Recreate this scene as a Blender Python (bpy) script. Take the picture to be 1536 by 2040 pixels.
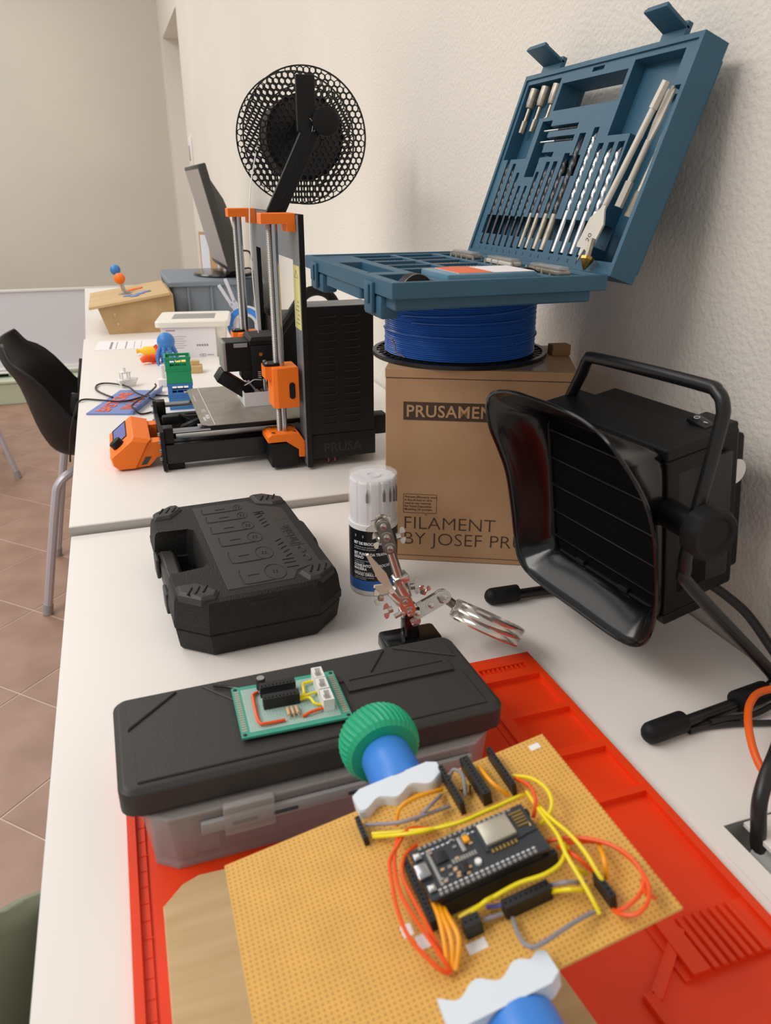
import bpy, bmesh, math, random
from mathutils import Vector, Matrix, Euler
random.seed(7)
for o in list(bpy.data.objects):
    bpy.data.objects.remove(o)
SC = bpy.context.scene
COL = SC.collection
TZ = 0.73                      # height of the near table top above the floor
R_ = math.radians

# ------------------------------------------------------------------ camera
PITCH, YAW = R_(22.795), R_(18.862)
camd = bpy.data.cameras.new('camera')
cam = bpy.data.objects.new('camera', camd)
COL.objects.link(cam)
cam.location = (0, 0, TZ + 0.40)
cam.rotation_euler = (math.pi / 2 - PITCH, 0, -YAW)
camd.sensor_fit = 'VERTICAL'
camd.sensor_height = 36.0
camd.sensor_width = 36.0
camd.lens = 27.0
camd.clip_start = 0.02
camd.dof.use_dof = True
camd.dof.focus_distance = 0.92
camd.dof.aperture_fstop = 12.5
SC.camera = cam

# ------------------------------------------------------------------ world, lights, exposure
w = bpy.data.worlds.new('room_ambience')
SC.world = w
w.use_nodes = True
bg = w.node_tree.nodes['Background']
bg.inputs[0].default_value = (1.0, 0.975, 0.95, 1)
bg.inputs[1].default_value = 0.57

def area(name, loc, size, power, col=(1, 0.968, 0.932), rot=(0, 0, 0)):
    l = bpy.data.lights.new(name, 'AREA')
    l.shape = 'RECTANGLE'
    l.size, l.size_y = size
    l.energy = power
    l.color = col
    o = bpy.data.objects.new(name, l)
    o.location = loc
    o.rotation_euler = rot
    COL.objects.link(o)
    return o
area('ceiling_lamp_middle', (-1.0, 2.4, TZ + 2.15), (1.4, 1.8), 16)
area('fill_light_near', (-2.1, 0.8, TZ + 2.10), (1.6, 2.2), 86)  # added fill light from the near left, no known fixture
area('back_wall_fill', (-1.2, 4.6, TZ + 2.15), (1.4, 1.8), 46)  # added light, only there to brighten the far end and back wall
SC.view_settings.view_transform = 'Standard'
SC.view_settings.look = 'None'
SC.view_settings.gamma = 1.0
SC.view_settings.use_curve_mapping = False
SC.view_settings.exposure = -0.20

# ------------------------------------------------------------------ materials
def lin(h):
    h = h.lstrip('#')
    out = []
    for i in (0, 2, 4):
        c = int(h[i:i + 2], 16) / 255
        out.append(c / 12.92 if c <= 0.04045 else ((c + 0.055) / 1.055) ** 2.4)
    return tuple(out) + (1,)

MATS = {}
def M(name, hexc, rough=0.5, metal=0.0, bump=0.0, bscale=300.0, var=0.0, vscale=8.0, trans=0.0, alpha=1.0, coat=0.0, spec=0.5, hex2=None, stretch=None, detail=4.0):
    """procedural principled material: colour noise + noise bump"""
    if name in MATS:
        return MATS[name]
    m = bpy.data.materials.new(name)
    m.use_nodes = True
    nt = m.node_tree
    b = nt.nodes['Principled BSDF']
    b.inputs['Base Color'].default_value = lin(hexc)
    b.inputs['Roughness'].default_value = rough
    b.inputs['Metallic'].default_value = metal
    b.inputs['Specular IOR Level'].default_value = spec
    if trans:
        b.inputs['Transmission Weight'].default_value = trans
    if alpha < 1:
        b.inputs['Alpha'].default_value = alpha
    if coat:
        b.inputs['Coat Weight'].default_value = coat
        b.inputs['Coat Roughness'].default_value = 0.08
    tc = nt.nodes.new('ShaderNodeTexCoord')
    co = tc.outputs['Object']
    if stretch:
        mp = nt.nodes.new('ShaderNodeMapping')
        mp.inputs['Scale'].default_value = stretch
        nt.links.new(co, mp.inputs['Vector'])
        co = mp.outputs['Vector']
    if var or hex2:
        n = nt.nodes.new('ShaderNodeTexNoise')
        n.inputs['Scale'].default_value = vscale
        n.inputs['Detail'].default_value = detail
        nt.links.new(co, n.inputs['Vector'])
        mx = nt.nodes.new('ShaderNodeMix')
        mx.data_type = 'RGBA'
        c = lin(hexc)
        if hex2:
            c1, c2 = lin(hexc), lin(hex2)
        else:
            c1 = tuple(max(0, x * (1 - var)) for x in c[:3]) + (1,)
            c2 = tuple(min(1, x * (1 + var)) for x in c[:3]) + (1,)
        mx.inputs['A'].default_value = c1
        mx.inputs['B'].default_value = c2
        rp = nt.nodes.new('ShaderNodeValToRGB')
        rp.color_ramp.elements[0].position = 0.3
        rp.color_ramp.elements[1].position = 0.7
        nt.links.new(n.outputs['Fac'], rp.inputs['Fac'])
        nt.links.new(rp.outputs['Color'], mx.inputs['Factor'])
        nt.links.new(mx.outputs['Result'], b.inputs['Base Color'])
    if bump:
        n2 = nt.nodes.new('ShaderNodeTexNoise')
        n2.inputs['Scale'].default_value = bscale
        n2.inputs['Detail'].default_value = 3.0
        nt.links.new(co, n2.inputs['Vector'])
        bp = nt.nodes.new('ShaderNodeBump')
        bp.inputs['Strength'].default_value = bump
        bp.inputs['Distance'].default_value = 0.002
        nt.links.new(n2.outputs['Fac'], bp.inputs['Height'])
        nt.links.new(bp.outputs['Normal'], b.inputs['Normal'])
    MATS[name] = m
    return m

def M_dots(name, base, dot, pitch, r, ring=None, r2=0, rough=0.55, offs=(0, 0)):
    """hole pattern of a prototyping board, in object space (metres)"""
    m = M(name, base, rough, var=0.06, vscale=60)
    nt = m.node_tree
    b = nt.nodes['Principled BSDF']
    src = b.inputs['Base Color'].links[0].from_socket
    tc = nt.nodes.new('ShaderNodeTexCoord')
    sp = nt.nodes.new('ShaderNodeSeparateXYZ')
    nt.links.new(tc.outputs['Object'], sp.inputs[0])
    outs = []
    for k, ax in enumerate('XY'):
        d = nt.nodes.new('ShaderNodeMath'); d.operation = 'MULTIPLY_ADD'
        d.inputs[1].default_value = 1 / pitch
        d.inputs[2].default_value = 100 + offs[k]
        nt.links.new(sp.outputs[ax], d.inputs[0])
        f = nt.nodes.new('ShaderNodeMath'); f.operation = 'FRACT'
        nt.links.new(d.outputs[0], f.inputs[0])
        s = nt.nodes.new('ShaderNodeMath'); s.operation = 'SUBTRACT'
        s.inputs[1].default_value = 0.5
        nt.links.new(f.outputs[0], s.inputs[0])
        p = nt.nodes.new('ShaderNodeMath'); p.operation = 'MULTIPLY'
        nt.links.new(s.outputs[0], p.inputs[0]); nt.links.new(s.outputs[0], p.inputs[1])
        outs.append(p.outputs[0])
    a = nt.nodes.new('ShaderNodeMath'); a.operation = 'ADD'
    nt.links.new(outs[0], a.inputs[0]); nt.links.new(outs[1], a.inputs[1])
    def layer(src, rad, col):
        lt = nt.nodes.new('ShaderNodeMath'); lt.operation = 'LESS_THAN'
        lt.inputs[1].default_value = rad * rad
        nt.links.new(a.outputs[0], lt.inputs[0])
        mx = nt.nodes.new('ShaderNodeMix'); mx.data_type = 'RGBA'
        nt.links.new(lt.outputs[0], mx.inputs['Factor'])
        nt.links.new(src, mx.inputs['A'])
        mx.inputs['B'].default_value = lin(col)
        return mx.outputs['Result']
    if ring:
        src = layer(src, r2, ring)
    src = layer(src, r, dot)
    nt.links.new(src, b.inputs['Base Color'])
    return m

# ------------------------------------------------------------------ geometry helpers
def catmull(pts, n=6, closed=False):
    P = [Vector(p) for p in pts]
    if len(P) < 3:
        return P
    out = []
    N = len(P)
    rng = N if closed else N - 1
    for i in range(rng):
        if closed:
            a, b, c, d = P[(i - 1) % N], P[i], P[(i + 1) % N], P[(i + 2) % N]
        else:
            a, b, c, d = P[max(i - 1, 0)], P[i], P[i + 1], P[min(i + 2, N - 1)]
        for k in range(n):
            t = k / n
            out.append(0.5 * ((2 * b) + (c - a) * t + (2 * a - 5 * b + 4 * c - d) * t * t + (3 * b - a - 3 * c + d) * t ** 3))
    if not closed:
        out.append(P[-1])
    return out

def rrect(x0, x1, y0, y1, r, n=4):
    out = []
    for cx, cy, a0 in ((x1 - r, y1 - r, 0), (x0 + r, y1 - r, 90), (x0 + r, y0 + r, 180), (x1 - r, y0 + r, 270)):
        for k in range(n + 1):
            a = R_(a0 + 90 * k / n)
            out.append((cx + r * math.cos(a), cy + r * math.sin(a)))
    return out

class G:
    def __init__(self, m=None):
        self.bm = bmesh.new()
        self.m = m.copy() if m else Matrix.Identity(4)
    def v(self, p):
        return self.bm.verts.new(self.m @ Vector(p))
    def face(self, vs):
        try:
            return self.bm.faces.new(vs)
        except ValueError:
            return None
    def merge(self, tmp):
        mp = {}
        for v in tmp.verts:
            mp[v] = self.v(v.co)
        for f in tmp.faces:
            self.face([mp[v] for v in f.verts])
        tmp.free()
        return self
    def box(self, c, s, bevel=0, rot=None, seg=2):
        t = bmesh.new()
        bmesh.ops.create_cube(t, size=1)
        bmesh.ops.scale(t, vec=Vector(s), verts=t.verts)
        if bevel:
            bmesh.ops.bevel(t, geom=list(t.edges), offset=min(bevel, min(s) * 0.49), segments=seg, affect='EDGES', profile=0.5)
        mt = Matrix.Translation(Vector(c))
        if rot is not None:
            mt = mt @ (rot.to_4x4() if isinstance(rot, Matrix) else Euler(rot).to_matrix().to_4x4())
        bmesh.ops.transform(t, matrix=mt, verts=t.verts)
        return self.merge(t)
    def bx(self, x0, x1, y0, y1, z0, z1, bevel=0, seg=2):
        return self.box(((x0 + x1) / 2, (y0 + y1) / 2, (z0 + z1) / 2), (abs(x1 - x0), abs(y1 - y0), abs(z1 - z0)), bevel, None, seg)
    def ring(self, c, ax, r, n, ph=0.0):
        ax = Vector(ax).normalized()
        u = ax.orthogonal().normalized()
        w_ = ax.cross(u)
        return [Vector(c) + (u * math.cos(2 * math.pi * k / n + ph) + w_ * math.sin(2 * math.pi * k / n + ph)) * r for k in range(n)]
    def loft(self, rings, closed=False, cap=True):
        vs = [[self.v(p) for p in r] for r in rings]
        n = len(vs[0])
        L = len(vs)
        for i in range(L if closed else L - 1):
            a, b = vs[i], vs[(i + 1) % L]
            for k in range(n):
                self.face([a[k], a[(k + 1) % n], b[(k + 1) % n], b[k]])
        if cap and not closed:
            self.face(list(reversed(vs[0])))
            self.face(vs[-1])
        return self
    def cyl(self, p0, p1, r0, r1=None, n=16, bevel=0):
        p0, p1 = Vector(p0), Vector(p1)
        r1 = r0 if r1 is None else r1
        ax = p1 - p0
        L = ax.length
        d = ax.normalized()
        st = [(0, r0), (L, r1)]
        if bevel:
            b = min(bevel, L * 0.45, r0 * 0.9, max(r1, 1e-4) * 0.9)
            st = [(0, r0 - b), (b * 0.3, r0 - b * 0.3), (b, r0), (L - b, r1), (L - b * 0.3, r1 - b * 0.3), (L, r1 - b)]
        return self.loft([self.ring(p0 + d * t, ax, r, n) for t, r in st])
    def tube(self, pts, r, n=8, sub=6, closed=False, flat=None):
        P = catmull(pts, sub, closed) if sub else [Vector(p) for p in pts]
        N = len(P)
        rings = []
        prev = None
        for i in range(N):
            if closed:
                t = (P[(i + 1) % N] - P[i - 1])
            else:
                t = P[min(i + 1, N - 1)] - P[max(i - 1, 0)]
            if t.length < 1e-9:
                t = Vector((0, 0, 1))
            t.normalize()
            if prev is None:
                u = t.orthogonal().normalized()
            else:
                u = (prev - t * prev.dot(t))
                u = u.normalized() if u.length > 1e-6 else t.orthogonal().normalized()
            prev = u
            w_ = t.cross(u)
            rr = r(i / max(N - 1, 1)) if callable(r) else r
            rings.append([P[i] + (u * math.cos(2 * math.pi * k / n) + w_ * math.sin(2 * math.pi * k / n)) * rr for k in range(n)])
        return self.loft(rings, closed)
    def prism(self, outline, z0, z1, inset=0, bz=0):
        if sum(outline[i-1][0]*outline[i][1]-outline[i][0]*outline[i-1][1] for i in range(len(outline)))<0: outline=list(outline)[::-1]
        """outline in xy; optional chamfered top (inset, bz)"""
        a = [(x, y, z0) for x, y in outline]
        rings = [a]
        if inset:
            n = len(outline)
            cx = sum(p[0] for p in outline) / n
            cy = sum(p[1] for p in outline) / n
            rings.append([(x, y, z1 - bz) for x, y in outline])
            ins = []
            for i in range(n):
                p0, p1, p2 = Vector(outline[i - 1]), Vector(outline[i]), Vector(outline[(i + 1) % n])
                e1, e2 = (p1 - p0), (p2 - p1)
                e1 = e1.normalized() if e1.length else Vector((1, 0))
                e2 = e2.normalized() if e2.length else Vector((1, 0))
                n1, n2 = Vector((-e1.y, e1.x)), Vector((-e2.y, e2.x))
                nn = n1 + n2
                nn = nn.normalized() if nn.length > 1e-6 else n1
                kx = max(0.35, nn.dot(n1))
                q = p1 + nn * (inset / kx)
                ins.append((q.x, q.y, z1))
            rings.append(ins)
        else:
            rings.append([(x, y, z1) for x, y in outline])
        return self.loft(rings)
    def lathe(self, prof, n=32, c=(0, 0, 0), cap=True):
        rings = []
        for r, z in prof:
            rings.append([(c[0] + r * math.cos(2 * math.pi * k / n), c[1] + r * math.sin(2 * math.pi * k / n), c[2] + z) for k in range(n)])
        return self.loft(rings, cap=cap)
    def sphere(self, c, r, s=(1, 1, 1), n=16, m=10):
        rings = []
        for i in range(1, m):
            a = math.pi * i / m
            rings.append([(c[0] + r * s[0] * math.sin(a) * math.cos(2 * math.pi * k / n), c[1] + r * s[1] * math.sin(a) * math.sin(2 * math.pi * k / n), c[2] - r * s[2] * math.cos(a)) for k in range(n)])
        return self.loft(rings)
    def hf(self, x0, x1, y0, y1, H, rects, z0=0.0):
        """stepped height field: rects (xa,xb,ya,yb,h) override each other, h=None is a hole"""
        xs = sorted({x0, x1} | {min(max(v, x0), x1) for r in rects for v in r[:2]})
        ys = sorted({y0, y1} | {min(max(v, y0), y1) for r in rects for v in r[2:4]})
        def ht(i, j):
            if i < 0 or j < 0 or i >= len(xs) - 1 or j >= len(ys) - 1:
                return 'out'
            cx, cy = (xs[i] + xs[i + 1]) / 2, (ys[j] + ys[j + 1]) / 2
            h = H
            for r in rects:
                if r[0] < cx < r[1] and r[2] < cy < r[3]:
                    h = r[4]
            return h
        hh = [[ht(i, j) for j in range(len(ys) - 1)] for i in range(len(xs) - 1)]
        t = bmesh.new()
        def q(ps):
            t.faces.new([t.verts.new(p) for p in ps])
        for i in range(len(xs) - 1):
            for j in range(len(ys) - 1):
                h = hh[i][j]
                if h is None:
                    continue
                a, b, c, d = xs[i], xs[i + 1], ys[j], ys[j + 1]
                q([(a, c, h), (b, c, h), (b, d, h), (a, d, h)])
                q([(a, d, z0), (b, d, z0), (b, c, z0), (a, c, z0)])
                for di, dj, e0, e1 in ((-1, 0, (a, d), (a, c)), (1, 0, (b, c), (b, d)), (0, -1, (a, c), (b, c)), (0, 1, (b, d), (a, d))):
                    ni, nj = i + di, j + dj
                    nh = 'out' if (ni < 0 or nj < 0 or ni >= len(xs) - 1 or nj >= len(ys) - 1) else hh[ni][nj]
                    lo = z0 if nh in ('out', None) else nh
                    if lo < h - 1e-9:
                        q([(e0[0], e0[1], lo), (e1[0], e1[1], lo), (e1[0], e1[1], h), (e0[0], e0[1], h)])
        bmesh.ops.remove_doubles(t, verts=t.verts, dist=1e-6)
        return self.merge(t)
    def text(self, s, size, mat=None, ext=0.0, off=0.0, align='LEFT', fn=None, sx=1.0, space=1.0):
        cu = bpy.data.curves.new('t', 'FONT')
        cu.body = s
        cu.size = size
        cu.extrude = ext
        cu.offset = off
        cu.align_x = align
        cu.space_character = space
        cu.resolution_u = 3
        ob = bpy.data.objects.new('t', cu)
        COL.objects.link(ob)
        dg = bpy.context.evaluated_depsgraph_get()
        me = bpy.data.meshes.new_from_object(ob.evaluated_get(dg))
        t = bmesh.new()
        t.from_mesh(me)
        bpy.data.objects.remove(ob)
        bpy.data.meshes.remove(me)
        bpy.data.curves.remove(cu)
        for v in t.verts:
            p = Vector((v.co.x * sx, v.co.y, v.co.z))
            if mat is not None:
                p = mat @ p
            if fn:
                p = Vector(fn(p))
            v.co = p
        return self.merge(t)
    def build(self, name, mat, parent=None, smooth=35, label=None, loc=None, rot=None, kind=None, bevel=0, solid=0, recalc=True, stuff=False):
        if recalc:
            bmesh.ops.recalc_face_normals(self.bm, faces=self.bm.faces)
        me = bpy.data.meshes.new(name)
        self.bm.to_mesh(me)
        self.bm.free()
        if smooth:
            for p in me.polygons:
                p.use_smooth = True
            try:
                me.set_sharp_from_angle(angle=R_(smooth))
            except Exception:
                pass
        me.materials.append(MATS[mat] if isinstance(mat, str) else mat)
        o = bpy.data.objects.new(name, me)
        COL.objects.link(o)
        if parent:
            o.parent = parent
        if loc:
            o.location = loc
        if rot:
            o.rotation_euler = rot
        if label:
            o['label'] = label
        if kind:
            o['kind'] = kind
        if solid:
            md = o.modifiers.new('thickness', 'SOLIDIFY')
            md.thickness = solid
            md.offset = 0
        if bevel:
            md = o.modifiers.new('soft_edges', 'BEVEL')
            md.width = bevel
            md.segments = 2
            md.limit_method = 'ANGLE'
            md.angle_limit = R_(40)
        return o

def thing(name, label, cat, loc=(0, 0, 0), rotz=0, group=None, rot=None):
    o = bpy.data.objects.new(name, None)
    o.empty_display_size = 0.02
    COL.objects.link(o)
    o.location = (loc[0], loc[1], loc[2] + TZ)
    o.rotation_euler = rot if rot else (0, 0, rotz)
    o['label'] = label
    o['category'] = cat
    if group:
        o['group'] = group
    return o

def tag(o, label, cat, group=None, kind=None):
    o['label'] = label
    o['category'] = cat
    if group:
        o['group'] = group
    if kind:
        o['kind'] = kind
    return o

def struct(o):
    o['kind'] = 'structure'
    return o

def dup(root, loc=None, rot=None, label=None, group=None):
    r = root.copy()
    COL.objects.link(r)
    if loc:
        r.location = (loc[0], loc[1], loc[2] + TZ)
    if rot:
        r.rotation_euler = rot
    if label:
        r['label'] = label
    if group:
        r['group'] = group
    for ch in list(root.children):
        c = ch.copy()
        COL.objects.link(c)
        c.parent = r
        for g in ch.children:
            d = g.copy()
            COL.objects.link(d)
            d.parent = c
    return r

MM = Matrix.Scale(0.001, 4)
ORD = ['first', 'second', 'third', 'fourth', 'fifth', 'sixth', 'seventh', 'eighth', 'ninth', 'tenth', 'eleventh', 'twelfth', 'thirteenth', 'fourteenth', 'fifteenth']

# palette
M('wall_plaster', 'E8E1D7', 0.92, bump=0.8, bscale=190, var=0.03, vscale=2.5)
M('back_plaster', 'D4CEC2', 0.92, bump=0.3, bscale=40, var=0.05, vscale=1.2)
M('table_laminate', 'EBE5DF', 0.38, var=0.012, vscale=6)
M('table_edge', 'BAB6B1', 0.5)
M('white_metal', 'E4E2E0', 0.4)
M('floor_tile', 'A88673', 0.42, hex2='906D5A', vscale=7, bump=0.12, bscale=40, detail=8)
M('grout', 'CDB9AA', 0.9)
M('red_silicone', 'EA3A00', 0.5, var=0.05, vscale=30)
M('black_plastic', '101011', 0.5, bump=0.15, bscale=900, spec=0.3)
M('black_gloss', '0D0D0E', 0.17)
M('black_satin', '121213', 0.36)
M('black_rubber', '111112', 0.6, spec=0.3)
M('black_case', '232221', 0.55, bump=0.6, bscale=700, spec=0.28)
M('black_case_smooth', '383634', 0.48, bump=0.1, bscale=500, spec=0.35)
M('dark_filter', '0A0A0B', 0.95, bump=0.8, bscale=900, spec=0.1)
M('case_blue', '2D5A72', 0.5, var=0.05, vscale=20, bump=0.15, bscale=800)
M('filament_blue', '2F66BC', 0.33)
M('cardboard', 'B58A62', 0.75, hex2='C29A74', vscale=14, bump=0.1, bscale=200)
M('cardboard_dark', '9C7550', 0.75, var=0.05, vscale=14)
M('print_brown', '4A3528', 0.6)
M('orange_print', 'FA780A', 0.5, bump=0.15, bscale=600)
M('steel', 'B9BABD', 0.22, metal=1.0)
M('steel_dark', '4A4A4C', 0.35, metal=0.9)
M('steel_worn', 'A79F92', 0.42, metal=0.75, var=0.2, vscale=120)
M('chrome', 'CBC5BD', 0.16, metal=0.8)
M('alu_bright', 'C8CACC', 0.28, metal=1.0)
M('white_plastic', 'EDEBE8', 0.45)
M('cream_plastic', 'EFE9DE', 0.45)
M('paper', 'ECE6E8', 0.8)
M('ink_grey', '8E8A90', 0.8)
M('ink_black', '222225', 0.7)
M('ink_red', 'A85A66', 0.7)
M('ink_white', 'E8E8EA', 0.6)
M('tub_orange', 'F06A16', 0.5)
M('mdf', 'BF9E70', 0.65, hex2='AE8C60', vscale=20)
M('plywood', 'D2B384', 0.55, hex2='C5A473', vscale=6, stretch=(1, 8, 1))
M('wood_board', 'CFB184', 0.5, hex2='C2A274', vscale=9, stretch=(1.5, 14, 1))
M('grey_bin', '7F8994', 0.5, var=0.05, vscale=8)
M('grey_bin_dark', '39434B', 0.55)
M('screen_grey', 'A49C99', 0.35)
M('monitor_black', '33322F', 0.45)
M('pale_green', 'BCC6AC', 0.45)
M('pale_green_shaded', '8B9079', 0.5)  # pale green darkened to olive, the chair's shade put into the colour
M('chair_black', '19181A', 0.5, spec=0.3)
M('chair_tube', 'C3BDC4', 0.35, metal=0.3)
M('board_white', 'D6D7DE', 0.3)
M('crate_green', '23A06C', 0.45)
M('crate_blue', '3F7FC6', 0.45)
M('octopus_blue', '3D80C8', 0.4)
M('fig_orange', 'FF5A12', 0.5)
M('fig_yellow', 'FFC21A', 0.5)
M('lego_yellow', 'FFE23A', 0.5)
M('sign_blue', '7488C2', 0.45)
M('sign_red', 'DC6A54', 0.5)
M('pcb_teal', '3FA089', 0.4)
M('knob_green', '14A577', 0.45)
M('sleeve_blue', '3F86DE', 0.38)
M('jaw_white', 'DCE4EC', 0.45)
M('clip_pale', 'D6CDB8', 0.35, metal=0.1)
M('wire_orange', 'F0560F', 0.4)
M('wire_amber', 'F8A60E', 0.4)
M('wire_yellow', 'F2DC12', 0.4)
M('wire_grey', '8F8A90', 0.45)
M('wire_blue', '6F6CC0', 0.45)
M('pin_black', '17171A', 0.5)
M('mcu_black', '2C3036', 0.45)
M('mcu_shield', 'C6C0B0', 0.32, metal=0.7)
M('gold', 'C9A85A', 0.3, metal=0.9)
M('clear_plastic', 'F4F2F2', 0.06, alpha=0.2)
M('smoke_plastic', 'BDB7B4', 0.18, alpha=0.42)
M('grey_insert', '9A9896', 0.5)
M('wine_insert', '7C4B4C', 0.5)
M('can_black', '15161A', 0.35)
M('can_blue', '2F66B4', 0.4)
M('can_milky', 'EDEBED', 0.35)
M('tan_resistor', 'CDAA85', 0.5)
M('sticker_yellow', 'D9D28C', 0.6)
M('lcd_blue', '5A64B4', 0.25)
M('bed_steel', '9C968B', 0.4, metal=0.4, var=0.12, vscale=60, bump=0.2, bscale=500)
M('frame_black', '111214', 0.42, metal=0.0, spec=0.3)
M('frame_face', '7C8288', 0.42, metal=0.35)
M('cable_black', '1C1A1B', 0.4)
M('cable_orange', 'F0620F', 0.4)
M('brass', 'B98F4A', 0.3, metal=1.0)
M('masonry_white', 'D5CEC2', 0.6, metal=0.2)
M('label_orange', 'E86A3C', 0.6)
M('translucent_blue', '5F93AE', 0.3, trans=0.2)
M('steel_grey', 'A9A7A4', 0.4, metal=0.6)
M('duct_dark', 'A6A39E', 0.7)
M_dots('perfboard', 'DCA850', '9A682C', 0.00254, 0.19)
M_dots('protoboard', '4FA391', '3F6E66', 0.0020, 0.20, 'C9D2CC', 0.46)
# ================================================================== the setting
FZ = -TZ
g = G(); g.bx(-4.2, 0.9, -1.5, 6.7, -0.06, -0.0013)
floor = struct(g.build('floor', 'grout', smooth=0))
P_ = 0.30
g = G(); g.box((0, 0, 0), (P_ - 0.0035, P_ - 0.0035, 0.008), 0.0010, seg=1)
t0 = g.build('tile', 'floor_tile', floor, smooth=0)
first = True
c45 = math.sqrt(0.5)
for i in range(-9, 26):
    for j in range(-4, 30):
        a = 1.18 - 0.15 + P_ * (i - 1)          # offset of +45 family
        b = 1.00 - 0.15 + P_ * (j - 1)          # offset of -45 family
        # lines: (-x+y)*c = a ; (x+y)*c = b
        x = (b - a) * c45
        y = (b + a) * c45
        if not (-1.75 < x < 0.25 and 0.0 < y < 6.3):
            continue
        t = t0 if first else t0.copy()
        if not first:
            COL.objects.link(t)
        first = False
        t.location = (x, y, -0.004)
        t.rotation_euler = (0, 0, math.pi / 4 + (math.pi / 2) * random.randint(0, 3))

g = G(); g.bx(-4.2, 1.2, 6.40, 6.6, 0, 3.3)
struct(g.build('wall_back', 'back_plaster', smooth=0))
g = G()
g.bx(0.52, 0.86, -1.5, 5.14, 0, 3.3)
g.bx(0.52, 0.86, 6.18, 6.40, 0, 3.3)
g.bx(0.52, 0.86, 5.14, 6.18, TZ + 1.34, 3.3)
struct(g.build('wall_right', 'wall_plaster', smooth=0))
g = G(); g.bx(0.80, 0.85, 5.141, 6.179, 0, TZ + 1.339)
d1 = struct(g.build('door_1', 'white_plastic', smooth=0))
g = G(); g.tube([(0.80, 5.3, 1.0), (0.75, 5.3, 1.0), (0.745, 5.36, 1.0), (0.745, 5.43, 1.0)], 0.009)
g.build('door_handle', 'steel', d1)

# wall socket plate high on the right wall
t = thing('wall_switch', 'white switch plate on the wall just above the monitor', 'switch', (0.52, 4.94, 0.60))
g = G(); g.bx(-0.012, 0, -0.045, 0.07, -0.075, 0.075, 0.003); g.build('plate', 'white_plastic', t)
g = G(); g.bx(-0.016, -0.011, -0.015, 0.02, -0.05, 0.03, 0.002); g.build('rocker', 'steel_grey', t)

# ---------------------------------------------------------------- tables
def legs(t, x0, x1, y0, y1, z):
    for x in (x0, x1):
        for y in (y0, y1):
            g = G(); g.bx(x - 0.02, x + 0.02, y - 0.02, y + 0.02, FZ, z, 0.002)
            g.build('leg', 'white_metal', t)
t = thing('work_table', 'white worktable in the foreground carrying the red mat', 'table', (0, 0, 0))
g = G(); g.hf(-0.088, 0.514, -0.30, 0.952, 0.0, [(0.344, 0.470, 0.10, 0.305, None)], -0.026)
g.build('table_top', 'table_laminate', t, smooth=0)
g = G(); g.bx(-0.0895, -0.088, -0.30, 0.952, -0.026, -0.0003)
g.build('edge_band', 'white_metal', t, smooth=0)
legs(t, -0.03, 0.46, -0.22, 0.89, -0.026)

t = thing('work_table', 'white table in the middle with the printer on it', 'table', (0, 0, 0))
g = G(); g.prism([(-0.0908, 0.958), (0.514, 0.958), (0.514, 2.334), (-0.0985, 2.334)], -0.016, 0.011, 0.0008, 0.0008); g.build('table_top', 'table_laminate', t, smooth=0)
g = G(); g.bx(-0.0908, 0.514, 0.9565, 0.958, -0.0158, 0.0100); g.build('edge_band', 'table_edge', t, smooth=0)
legs(t, -0.03, 0.46, 1.02, 2.27, -0.016)

t = thing('work_table', 'white table at the far end under the grey bin', 'table', (0, 0, 0))
g = G(); g.prism([(-0.0940, 2.338), (0.514, 2.338), (0.514, 3.62), (-0.1180, 3.62)], -0.016, 0.010, 0.0008, 0.0008); g.build('table_top', 'table_laminate', t, smooth=0)
legs(t, -0.04, 0.46, 2.42, 3.55, -0.016)

# ---------------------------------------------------------------- cable hatch in the near table
t = thing('cable_hatch', 'white framed cable hatch sunk in the table beside the red mat', 'cable hatch', (0, 0, 0))
g = G(); g.hf(0.331, 0.484, 0.085, 0.318, 0.0012, [(0.346, 0.468, 0.102, 0.303, None)], 0.0001); g.build('frame', 'table_laminate', t, smooth=0)
g = G(); g.hf(0.3445, 0.4695, 0.1005, 0.3045, -0.001, [(0.346, 0.468, 0.102, 0.303, -0.024)], -0.027); g.build('liner', 'duct_dark', t, smooth=0)
g = G(); g.bx(0.363, 0.4675, 0.2705, 0.3025, -0.004, -0.0004, 0.0005); g.build('cover_strip', 'table_laminate', t, smooth=0)
g = G()
rings = []
for k in range(9):
    a = k / 8
    y = 0.2880 - 0.075 * a
    z = -0.004 - 0.006 * math.sin(a * 2.6)
    rings.append([(0.3500, y - 0.004, z - 0.010), (0.3685, y + 0.004, z), (0.3685, y + 0.004, z - 0.0012), (0.3500, y - 0.004, z - 0.0112)])
g.loft(rings); g.build('flap', 'steel_grey', t)

# ---------------------------------------------------------------- background: whiteboard on a pale green plinth
t = thing('storage_bench', 'low pale green bench on the floor under the whiteboard', 'bench', (0, 0, 0))
g = G(); g.bx(-2.3, 0.25, 4.73, 5.15, FZ, FZ + 0.12, 0.004); g.build('body', 'pale_green', t, smooth=0)
g = G(); g.bx(-2.32, 0.27, 4.72, 5.17, FZ + 0.12, FZ + 0.135, 0.003); g.build('lid', 'pale_green', t, smooth=0)
t = thing('whiteboard', 'wide grey-white whiteboard standing on the pale green bench', 'whiteboard', (0, 4.86, FZ + 0.1355), rot=(R_(-3), 0, 0))
g = G(); g.bx(-2.2, 0.2, 0, 0.012, 0.045, 0.462); g.build('surface', 'board_white', t, smooth=0)
g = G(); g.bx(-2.21, 0.21, -0.008, 0.014, 0.462, 0.477, 0.002); g.build('frame_rail', 'white_metal', t)
g = G(); g.bx(-2.21, 0.21, -0.008, 0.014, 0.030, 0.048, 0.002); g.build('frame_rail', 'white_metal', t)
g = G(); g.bx(-2.0, 0.1, -0.045, 0.0, 0.020, 0.030, 0.002); g.build('tray', 'white_metal', t)
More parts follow.
